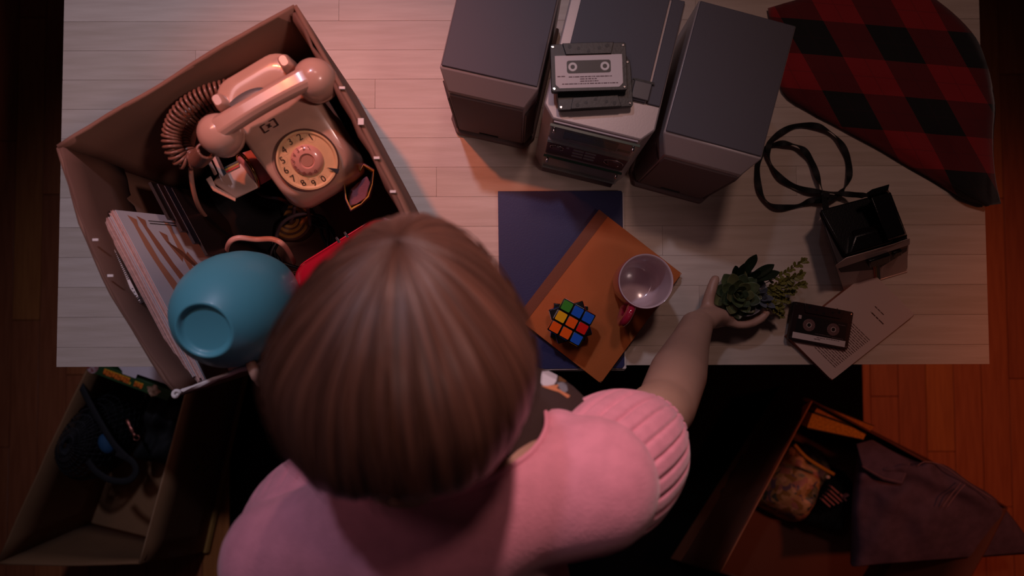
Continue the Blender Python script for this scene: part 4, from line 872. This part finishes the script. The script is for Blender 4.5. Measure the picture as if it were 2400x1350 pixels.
# denim jacket
dj = thing('denim_jacket', 'faded mauve-blue denim jacket with stitched flap spilling out of the right floor carton', 'clothing', P(2150, 1130, .02))
DEN = M('denim', '#5a4a62', .85, var=.25, scale=40, bump=.35, bscale=500)
lf_ = spline([V((2012, 1042, .275)), V((2002, 1100, .27)), V((1994, 1175, .262)), V((1990, 1330, .25))], 6)
rg_ = spline([V((2060, 1040, .262)), V((2150, 1082, .28)), V((2215, 1088, .30)), V((2275, 1130, .30)), V((2345, 1176, .29)), V((2440, 1300, .20))], 4)
nL = min(len(lf_), len(rg_)); R = []
for i in range(20):
    a = lf_[int(i / 19 * (len(lf_) - 1))]; b = rg_[int(i / 19 * (len(rg_) - 1))]; r = []
    for j in range(21):
        s = j / 20; q = a.lerp(b, s); h = .022 * sin(pi * s) + .026 * noise.noise(V((i * .33, j * .30, 5))) + .012 * noise.noise(V((i * .9, j * .5, 8)))
        r.append(P(q.x, q.y, q.z + h - .03 * (s < .04 or s > .97)))
    R.append(r)
G().grid(R).obj('body', DEN, dj, world=True, smooth=180, solid=.003, sub=1)
fq = [(2006, 1040), (2044, 1030), (2136, 1083), (2116, 1136), (2070, 1126), (2022, 1098)]
G().hull([P(x, y, .30) for x, y in fq], [P(x, y, .309) for x, y in fq]).obj('flap', DEN, dj, world=True, bevel=.003)
SEAM = M('denim_seam', '#8a6c78', .8)
for pts_ in ([(2020, 1092), (2070, 1120), (2113, 1130), (2131, 1086)], ):
    G().tube([P(x, y, .3095) for x, y in pts_], .0007, 5).obj('seam', SEAM, dj, world=True)
for pts_ in ([(2150, 1092), (2170, 1082), (2210, 1092), (2268, 1132), (2330, 1172)], [(2262, 1135), (2240, 1160), (2218, 1190)], [(2252, 1132), (2230, 1158), (2208, 1188)]):
    G().tube(spline([P(x, y, .322) for x, y in pts_], 4), .0011, 5).obj('seam', SEAM, dj, world=True, smooth=180)
# ------------------------------------------------------------------ the person
HC = V((-.080, -.050, 1.322)); bow = rad(50)
HF = V((0, cos(bow), -sin(bow))); HU = V((0, sin(bow), cos(bow))); HX = V((1, 0, 0))
HM = Matrix.Translation(HC) @ Matrix((HX, HF, HU)).transposed().to_4x4()
def skin_mesh(verts, edges, radii, sub=2):
    me = bpy.data.meshes.new('sk'); me.from_pydata([tuple(v) for v in verts], edges, []); o = bpy.data.objects.new('sk', me); COL.objects.link(o)
    m = o.modifiers.new('skin', 'SKIN'); m.use_smooth_shade = True
    for i, r in enumerate(radii): me.skin_vertices[0].data[i].radius = r if isinstance(r, tuple) else (r, r)
    me.skin_vertices[0].data[0].use_root = True
    s = o.modifiers.new('s', 'SUBSURF'); s.levels = sub; s.render_levels = sub
    bpy.context.view_layer.update(); ev = o.evaluated_get(bpy.context.evaluated_depsgraph_get()); r = bpy.data.meshes.new_from_object(ev)
    vs = [v.co.copy() for v in r.vertices]; fs = [list(p.vertices) for p in r.polygons]
    bpy.data.objects.remove(o); bpy.data.meshes.remove(me); bpy.data.meshes.remove(r); return vs, fs
def chain(*pts): return [V(p[:3]) for p in pts], [p[3] for p in pts]
def skin_tree(nodes):                         # nodes: name -> (xyz, radius, parent): a row of overlapping ellipsoids along every bone, merged later into one skin
    g = G(); R2 = lambda r: V((r[0], r[1], (r[0] + r[1]) / 2)) if isinstance(r, tuple) else V((r, r, r))
    for k, (p, r, par) in nodes.items():
        if not par: g.ell(p, R2(r), 18, 12); continue
        a, ra = nodes[par][0], R2(nodes[par][1]); rb = R2(r); n = max(3, int((p - a).length / .012))
        for q in range(1, n + 1): g.ell(a.lerp(p, q / n), ra.lerp(rb, q / n), 18, 12)
    return g.v, g.f
SHR, ELR, WRR = V((.070, -.165, 1.215)), V((.1985, -.128, 1.0)), V((.288, -.026, .842))
SHL, ELL, WRL = V((-.222, -.232, 1.21)), V((-.175, -.19, .985)), None
rim_s = RIM[1].lerp(RIM[2], .40); er = (RIM[2] - RIM[1]).normalized(); orr = V((er.y, -er.x, 0)); orr = orr if orr.dot(rim_s - cen) > 0 else -orr
WRL = rim_s + orr * .062 + V((.0, 0, -.045)) + er * .02
nd = dict(pelvis=(V((-.09, -.47, .90)), (.135, .10), None), belly=(V((-.09, -.39, 1.02)), (.115, .085), 'pelvis'), chest=(V((-.088, -.27, 1.14)), (.125, .085), 'belly'),
          upper=(V((-.087, -.20, 1.205)), (.10, .065), 'chest'), neck=(V((-.087, -.145, 1.255)), .052, 'upper'), neck2=(V((-.087, -.095, 1.295)), .05, 'neck'),
          cr=(V((.0, -.178, 1.222)), .05, 'upper'), sr=(SHR, .05, 'cr'), ar=(SHR.lerp(ELR, .5), .043, 'sr'), er=(ELR, .039, 'ar'), fr=(ELR.lerp(WRR, .35), .040, 'er'), fr2=(ELR.lerp(WRR, .72), .030, 'fr'), wr=(WRR, (.026, .022), 'fr2'),
          cl=(V((-.165, -.215, 1.222)), .05, 'upper'), sl=(SHL, .05, 'cl'), al=(SHL.lerp(ELL, .5), .042, 'sl'), el=(ELL, .038, 'al'), fl=(ELL.lerp(WRL, .4), .037, 'el'), wl=(WRL, .024, 'fl'),
          hr=(V((.0, -.48, .83)), .085, 'pelvis'), kr=(V((.0, -.47, .47)), .056, 'hr'), kr2=(V((.0, -.51, .30)), .05, 'kr'), anr=(V((.0, -.53, .09)), .034, 'kr2'),
          hl=(V((-.18, -.48, .83)), .085, 'pelvis'), kl=(V((-.18, -.47, .47)), .056, 'hl'), kl2=(V((-.18, -.51, .30)), .05, 'kl'), anl=(V((-.18, -.53, .09)), .034, 'kl2'))
body = G(); body.add(*skin_tree(nd))
# head: skull, jaw, nose, lips, brows, ears merged into the same skin
hm3 = HM.to_3x3()
for c, d in (((0, -.012, .035), (.073, .090, .082)), ((0, .022, -.015), (.064, .068, .085)), ((0, .040, -.062), (.045, .048, .045)), ((0, .084, -.074), (.018, .014, .014)), ((.03, .066, -.02), (.026, .024, .024)), ((-.03, .066, -.02), (.026, .024, .024)), ((0, .082, .026), (.045, .014, .012)), ((0, .090, -.050), (.020, .010, .006)), ((0, .089, -.058), (.018, .010, .006)), ((0, .104, -.026), (.012, .013, .010)), ((0, .094, -.006), (.007, .011, .024)), ((.074, -.004, -.008), (.008, .018, .030)), ((-.074, -.004, -.008), (.008, .018, .030))):
    body.ell(HM @ V(c), d, 24, 16, hm3)
def finger(pts, r0=.0085, r1=.0066): 
    k = len(pts); body.add(*skin_mesh(pts, [(i, i + 1) for i in range(k - 1)], [r0 + (r1 - r0) * i / (k - 1) for i in range(k)], 2))
pX = V((pcx.x, pcx.y, 0))
def cyl(a, r, z): return pX + V((r * cos(rad(a)), r * sin(rad(a)), z))
palmR = cyl(213, .068, .806)
body.add(*skin_mesh([WRR, WRR.lerp(palmR, .5), palmR, cyl(228, .060, .796), cyl(238, .057, .787)], [(0, 1), (1, 2), (2, 3), (3, 4)], [(.024, .024), (.022, .027), (.018, .033), (.014, .033), (.011, .030)]))
for k, (z, n) in enumerate(((.806, 5), (.7905, 5), (.775, 5), (.7625, 4))):
    finger([cyl(226, .060, z)] + [cyl(240 + 23 * i, .053 - .0008 * i, z - .0012 * i) for i in range(n)], .0088 - .0005 * k, .0068 - .0004 * k)
finger([cyl(206, .070, .808), cyl(188, .061, .814), cyl(170, .0555, .815), cyl(154, .054, .813), cyl(146, .054, .811)], .0115, .0078)
palmL = rim_s + orr * .040 + V((0, 0, -.018)) + er * .012
body.add(*skin_mesh([WRL, palmL, rim_s + orr * .026 + V((0, 0, .004))], [(0, 1), (1, 2)], [(.023, .020), (.034, .016), (.036, .012)]))
body.ell(rim_s + orr * .034 + er * -.006 + V((0, 0, -.006)), (.043, .020, .014), 20, 12, Matrix.Rotation(atan2(er.y, er.x), 3, 'Z'))
for k in range(4):
    b0 = rim_s + er * (-.036 + .0210 * k)
    finger([b0 + orr * .030 + V((0, 0, .002)), b0 + orr * .010 + V((0, 0, .017)), b0 - orr * .012 + V((0, 0, .017)), b0 - orr * .026 + V((0, 0, .002)), b0 - orr * .027 + V((0, 0, -.016))], .0080, .0064)
finger([palmL + er * .025, palmL + er * .045 + V((0, 0, .012)), rim_s + er * .058 + orr * .016 + V((0, 0, .0)), rim_s + er * .066 + orr * .016 + V((0, 0, .012))], .0115, .008)
pe = thing('person', 'person with brown hair in pink cardigan leaning over the table, hand around the succulent', 'person', (-.09, -.50, 0))
SKIN = M('skin', '#b58e7c', .45, var=.1, scale=18, bump=.05, bscale=300); SKIN.node_tree.nodes['Principled BSDF'].inputs['Subsurface Weight'].default_value = .08; SKIN.node_tree.nodes['Principled BSDF'].inputs['Subsurface Radius'].default_value = (.012, .004, .002)
def remeshed(g, vox, smooth_n):
    me = bpy.data.meshes.new('rm'); me.from_pydata([tuple(p) for p in g.v], [], g.f); o = bpy.data.objects.new('rm', me); COL.objects.link(o)
    m = o.modifiers.new('r', 'REMESH'); m.mode = 'VOXEL'; m.voxel_size = vox
    s = o.modifiers.new('s', 'SMOOTH'); s.factor = .5; s.iterations = smooth_n
    bpy.context.view_layer.update(); r = bpy.data.meshes.new_from_object(o.evaluated_get(bpy.context.evaluated_depsgraph_get()))
    q = G(); q.v = [v.co.copy() for v in r.vertices]; q.f = [list(p.vertices) for p in r.polygons]
    bpy.data.objects.remove(o); bpy.data.meshes.remove(me); bpy.data.meshes.remove(r); return q
remeshed(body, .0042, 6).obj('body', SKIN, pe, world=True, smooth=180)
for sx in (-1, 1):
    ey = G().ell(HM @ V((sx * .031, .074, .006)), (.0125, .0125, .0125), 20, 14).obj('eye', M('eye_white', '#d8d0cc', .2, coat=.6), pe, world=True, smooth=180)
    G().ell(HM @ V((sx * .031, .0845, .003)), (.0055, .003, .0055), 14, 8, hm3).obj('iris', M('iris_brown', '#2a160c', .15), ey, world=True, smooth=180)
    G().tube([HM @ V((sx * (.016 + .008 * k), .0905 - .0035 * k * .9, .026 + .003 * sin(k))) for k in range(5)], .0028, 6, .6).obj('eyebrow', M('brow_brown', '#2c1a12', .8), pe, world=True, smooth=180)
    lid = G(); lid.tube([HM @ V((sx * .031 + .0115 * cos(t), .0845 - .012 * (cos(t) ** 2) * .6, .006 + .0045 * sin(t))) for t in [pi * k / 8 for k in range(9)]], .0016, 6).obj('eyelash', M('brow_brown', '#2c1a12', .8), pe, world=True, smooth=180)
G().tube([HM @ V((-.019 + .0038 * k, .099 - .00028 * (k - 5) ** 2, -.0545)) for k in range(11)], [.002 + .0026 * sin(pi * k / 10) for k in range(11)], 8).obj('lips', M('lips_rose', '#a85a54', .35), pe, world=True, smooth=180)
# hair: a strand-grooved shell with partings, falling forward on both sides
hm_ = bpy.data.materials.new('brown_hair'); hm_.use_nodes = True; nt = hm_.node_tree; bs = nt.nodes['Principled BSDF']; bs.inputs['Roughness'].default_value = .42
uvn = nt.nodes.new('ShaderNodeUVMap'); mp = nt.nodes.new('ShaderNodeMapping'); mp.inputs['Scale'].default_value = (120, 2.2, 1); nz = nt.nodes.new('ShaderNodeTexNoise'); nz.inputs['Scale'].default_value = 1; nz.inputs['Detail'].default_value = 5
cr3 = nt.nodes.new('ShaderNodeValToRGB'); cr3.color_ramp.elements[0].color = (*srgb('#2e1c17'), 1); cr3.color_ramp.elements[1].color = (*srgb('#7e5242'), 1); cr3.color_ramp.elements[0].position = .3; cr3.color_ramp.elements[1].position = .72
nt.links.new(uvn.outputs[0], mp.inputs[0]); nt.links.new(mp.outputs[0], nz.inputs['Vector']); nt.links.new(nz.outputs['Fac'], cr3.inputs[0]); nt.links.new(cr3.outputs[0], bs.inputs['Base Color'])
bp = nt.nodes.new('ShaderNodeBump'); bp.inputs['Strength'].default_value = .5; bp.inputs['Distance'].default_value = .003; nt.links.new(nz.outputs['Fac'], bp.inputs['Height']); nt.links.new(bp.outputs[0], bs.inputs['Normal'])
bs.inputs['Anisotropic'].default_value = .5
def egg(p):                                   # the head narrows towards the crown and forehead
    dy = p.y - HC.y
    if dy > 0: p.x = HC.x + (p.x - HC.x) * (1 - .27 * min(1, dy / .11) ** 1.2) + .07 * dy
    return p
NTH, NPH = 220, 44; vs = []; uv = []; keep = []
for j in range(NPH + 1):
    for i in range(NTH + 1):
        th = 2 * pi * i / NTH                    # 0 = right side, 90 = forehead, 270 = nape
        fx, fy = cos(th), sin(th); face = max(0, fy); nape = max(0, -fy)
        lim = 112 - 36 * face ** 3 - 14 * nape ** 8
        phi = rad(.05 + (lim - .05) * min(1, j / 30)); ex = max(0, (j - 30) / (NPH - 30))
        st = 1 + .014 * noise.noise(V((fx * 9, fy * 9, j * .05))) + .008 * noise.noise(V((fx * 30, fy * 30, j * .05))) + .004 * noise.noise(V((fx * 70, fy * 70, .1 * j)))
        d = V((.0985 * sin(phi) * fx, .112 * sin(phi) * fy - .006, .104 * cos(phi) + .024)) * st
        p = HM @ d
        side = max(0, 1 - face ** 2 * 1.35) * (1 - nape ** 6)
        if ex > 0:
            fall = ex * (.175 * side + .006)
            p = p + V((-.020 * ex * fx * side, (.045 * ex - .03 * ex * ex) * side, -fall)) + V((.004 * noise.noise(V((th * 14, ex * 2, 1))), .004 * noise.noise(V((th * 14, ex * 2, 5))), .012 * ex * noise.noise(V((th * 22, 3, 1)))))
        p = egg(p); vs.append(p); uv.append((i / NTH, j / NPH))
g = G(); W1 = NTH + 1
g.v = vs; g.f = [(j * W1 + i, j * W1 + i + 1, (j + 1) * W1 + i + 1, (j + 1) * W1 + i) for j in range(NPH) for i in range(NTH)]
ho = g.obj('hair', hm_, pe, world=True, smooth=180)
uvl = ho.data.uv_layers.new(name='UVMap')
for lp in ho.data.loops: uvl.data[lp.index].uv = uv[lp.vertex_index]
sd = ho.modifiers.new('solid', 'SOLIDIFY'); sd.thickness = .006; sd.offset = -1
# loose hairs lifting off the crown
lk = G(); rr = random.Random(17)
for k in range(90):
    th = rr.uniform(0, 2 * pi); 
    if sin(th) > .75: continue
    pts_ = []
    lift = rr.uniform(.0, .006)
    for j in range(7):
        phi = rad(25 + 15 * j * rr.uniform(.9, 1.05)); d = V((.0995 * sin(phi) * cos(th + .03 * j * sin(k)), .113 * sin(phi) * sin(th + .03 * j * sin(k)) - .006, .105 * cos(phi) + .024)) * (1.012 + lift * j / 3 * 2)
        pts_.append(egg(HM @ d))
    sp3 = spline(pts_, 3); lk.tube(sp3, [.00008 + .00042 * sin(pi * q_ / (len(sp3) - 1)) for q_ in range(len(sp3))], 4)
lo_ = lk.obj('loose_hairs', M('hair_strand', '#5a3a2c', .4), pe, world=True, smooth=180); lo_['kind'] = 'stuff'
# printed dark shirt seen in the open neckline
SH_C = [(1.245, -.087, -.145, .085, .055), (1.215, -.080, -.150, .112, .066), (1.165, -.020, -.150, .116, .092), (1.11, -.018, -.158, .122, .100), (1.05, -.062, -.20, .146, .10), (.96, -.08, -.30, .145, .11), (.88, -.09, -.43, .15, .125)]
def shirt(a, t):
    k = min(int(t), len(SH_C) - 2); f_ = t - k; z, cx, cy, rx, ry = [SH_C[k][q] + (SH_C[k + 1][q] - SH_C[k][q]) * f_ for q in range(5)]
    return V((cx + rx * cos(a), cy + ry * sin(a), z))
BRN = M('dark_brown_shirt', '#33211d', .85, bump=.15, bscale=500)
G().rings([[shirt(2 * pi * i / 40, j / 3) for i in range(40)] for j in range(0, 18)], cap=False).obj('printed_shirt', BRN, pe, world=True, smooth=180, solid=.002)
def proj(p):
    q = RM.transposed() @ (p - CAM); return (1200 + FPX * q.x / -q.z, 675 - FPX * q.y / -q.z)
from mathutils.bvhtree import BVHTree
sg = G().rings([[shirt(2 * pi * i / 40, j / 3) for i in range(40)] for j in range(0, 18)], cap=False)
bvh = BVHTree.FromPolygons([tuple(p) for p in sg.v], sg.f)
def inpoly(x, y, pl):
    c = False
    for k in range(len(pl)):
        (x0, y0), (x1, y1) = pl[k - 1], pl[k]
        if (y0 > y) != (y1 > y) and x < (x1 - x0) * (y - y0) / (y1 - y0) + x0: c = not c
    return c
def patch_s(nm, mat, pts_, up=.0007):         # a print following the cloth
    x0, x1 = min(p[0] for p in pts_), max(p[0] for p in pts_); y0, y1 = min(p[1] for p in pts_), max(p[1] for p in pts_); st = .5; g = G(); idx = {}
    nx, ny = int((x1 - x0) / st) + 1, int((y1 - y0) / st) + 1
    def vert(a, b):
        if (a, b) not in idx:
            d = (P(x0 + a * st, y0 + b * st, .9) - CAM).normalized(); h, n, _, _ = bvh.ray_cast(CAM, d)
            if h is None or h.z < 1.0: idx[(a, b)] = None
            else: idx[(a, b)] = len(g.v); g.v.append(h + (n if n.z > 0 else -n) * up)
        return idx[(a, b)]
    for a in range(nx):
        for b in range(ny):
            if inpoly(x0 + (a + .5) * st, y0 + (b + .5) * st, pts_):
                f_ = [vert(a, b), vert(a + 1, b), vert(a + 1, b + 1), vert(a, b + 1)]
                if None not in f_: g.f.append(f_)
    if g.f: g.obj(nm, mat, ps_, world=True, smooth=180)
ps_ = [c for c in pe.children if c.name.startswith('printed_shirt')][0]
patch_s('white_print', M('white_print', '#b4aeb4', .7), [(1270, 872), (1288, 870), (1302, 872), (1306, 882), (1303, 894), (1298, 902), (1284, 905), (1272, 905), (1267, 898), (1268, 884)])
patch_s('grey_print', M('grey_print', '#6a6a70', .7), [(1308, 874), (1330, 874), (1348, 876), (1340, 884), (1334, 890), (1322, 884)])
patch_s('brown_print', M('ochre_brown_print', '#6a4624', .7), [(1310, 880), (1322, 884), (1330, 892), (1322, 898), (1308, 894)])
patch_s('grey_print', M('grey_print', '#6a6a70', .7), [(1304, 898), (1320, 896), (1328, 904), (1330, 916), (1322, 922), (1312, 914)])
patch_s('orange_print', M('orange_print', '#b5704a', .7), [(1268, 906), (1290, 904), (1310, 902), (1304, 910), (1318, 918), (1336, 928), (1330, 934), (1310, 920), (1290, 914)])
# cardigan
PK = M('pink_knit', '#dc8c9e', .85, var=.12, scale=60, bump=.35, bscale=420, sheen=.3)
cg = G()
cg.add(*skin_tree(dict(pelvis=(V((-.09, -.47, .93)), (.155, .12), None), belly=(V((-.09, -.40, 1.02)), (.14, .11), 'pelvis'), chest=(V((-.088, -.285, 1.14)), (.15, .105), 'belly'), upper=(V((-.087, -.205, 1.21)), (.12, .078), 'chest'), nk=(V((-.087, -.165, 1.245)), (.085, .05), 'upper'),
        cr=(V((.0, -.178, 1.222)), .064, 'upper'), sr=(V((.075, -.168, 1.205)), .066, 'cr'), fr=(V((.038, -.152, 1.185)), .054, 'cr'), cl=(V((-.165, -.220, 1.222)), .060, 'upper'), sl=(V((-.215, -.237, 1.205)), .062, 'cl'))))
cg = remeshed(cg, .006, 6)
inside = lambda p: ((p.x + .085) / .118) ** 2 + ((p.y + .096) / .054) ** 2 < 1 and p.z > 1.1
keep = [not inside(p) for p in cg.v]
mapv = {}; q = G()
for i, k in enumerate(keep):
    if k: mapv[i] = len(q.v); q.v.append(cg.v[i])
q.f = [[mapv[i] for i in f_] for f_ in cg.f if all(keep[i] for i in f_)]
cnt = {}
for f_ in q.f:
    for a, b in zip(f_, f_[1:] + f_[:1]): cnt[tuple(sorted((a, b)))] = cnt.get(tuple(sorted((a, b))), 0) + 1
nbr = {}
for (a, b), n in cnt.items():
    if n == 1: nbr.setdefault(a, []).append(b); nbr.setdefault(b, []).append(a)
used_ = sorted({i for f_ in q.f for i in f_}); re_ = {o_: n_ for n_, o_ in enumerate(used_)}
for it in range(25):
    new = {a: (q.v[a] * 2 + q.v[b[0]] + q.v[b[1]]) / 4 for a, b in nbr.items() if len(b) == 2}
    for a, p in new.items(): q.v[a] = p
lim_ = [a for a, b in nbr.items() if len(b) == 2]
start = lim_[0]; loop = [start]; prev, cur = None, start
while True:
    nx = [b for b in nbr[cur] if b != prev and len(nbr[b]) == 2]
    if not nx or nx[0] == start or len(loop) > 3000: break
    prev, cur = cur, nx[0]; loop.append(cur)
neck_loop = [q.v[a].copy() for a in loop[::2]]
q.v = [q.v[o_] for o_ in used_]; q.f = [[re_[i] for i in f_] for f_ in q.f]
q.obj('cardigan', PK, pe, world=True, smooth=180, solid=.004)
cdo = [c for c in pe.children if c.name.startswith('cardigan')][0]
def sleeve(S, E, prof, ribs, lab):
    d = (E - S); L = d.length; m = Matrix.Translation(S) @ d.to_track_quat('Z', 'Y').to_matrix().to_4x4(); loops = []
    sp2 = spline([V((r, z * L, 0)) for r, z in prof], 6); n = 240
    for p in sp2:
        t = p.y / L; amp = .075 * max(0, min(1, (t - .12) * 5)) * (1 - .3 * t)
        loops.append([V((p.x * (1 - amp * max(0, cos(ribs * a)) ** 5 + .012 * noise.noise(V((cos(a) * 3, sin(a) * 3, t * 4)))) * cos(a), p.x * (1 - amp * max(0, cos(ribs * a)) ** 5) * sin(a), p.y)) for a in [2 * pi * i / n for i in range(n)]])
    return G().rings(loops, cap=False, mat=m).obj('sleeve', PK, pe, world=True, smooth=180, solid=.003)
prof = [(.040, -.05), (.060, .06), (.070, .28), (.073, .50), (.068, .75), (.055, .95), (.047, 1.02), (.045, 1.08)]
sleeve(V((.048, -.180, 1.222)), V((.155, -.146, 1.085)), prof, 26, '')
sleeve(V((-.203, -.237, 1.222)), V((-.212, -.218, 1.06)), prof, 26, '')
G().tube(neck_loop, .0030, 8, .8, closed=True).obj('neckband', M('pink_neckband', '#dc8c9e', .85, bump=.3, bscale=500), pe, world=True, smooth=180)
# trousers and shoes
TRO = M('black_trousers', '#0e0d10', .85, bump=.2, bscale=300)
tr = G(); tr.add(*skin_tree(dict(pelvis=(V((-.09, -.475, .91)), (.15, .115), None), hr=(V((.0, -.485, .82)), .10, 'pelvis'), kr=(V((.0, -.475, .47)), .070, 'hr'), anr=(V((.0, -.535, .10)), .058, 'kr'), hl=(V((-.18, -.485, .82)), .10, 'pelvis'), kl=(V((-.18, -.475, .47)), .070, 'hl'), anl=(V((-.18, -.535, .10)), .058, 'kl'))))
remeshed(tr, .008, 8).obj('trousers', TRO, pe, world=True, smooth=180)
for x in (0, -.18):
    G().rings([[V((x + a_, -.46 + b_ - .02, z)) for a_, b_ in rrect(.085 * s, .25 * s2, .04 * s, 5)] for z, s, s2 in ((.0, .95, .97), (.018, 1, 1), (.03, .97, .98), (.055, .86, .88), (.075, .6, .6))]).obj('shoe', M('black_shoe', '#121012', .5), pe, world=True, smooth=50)
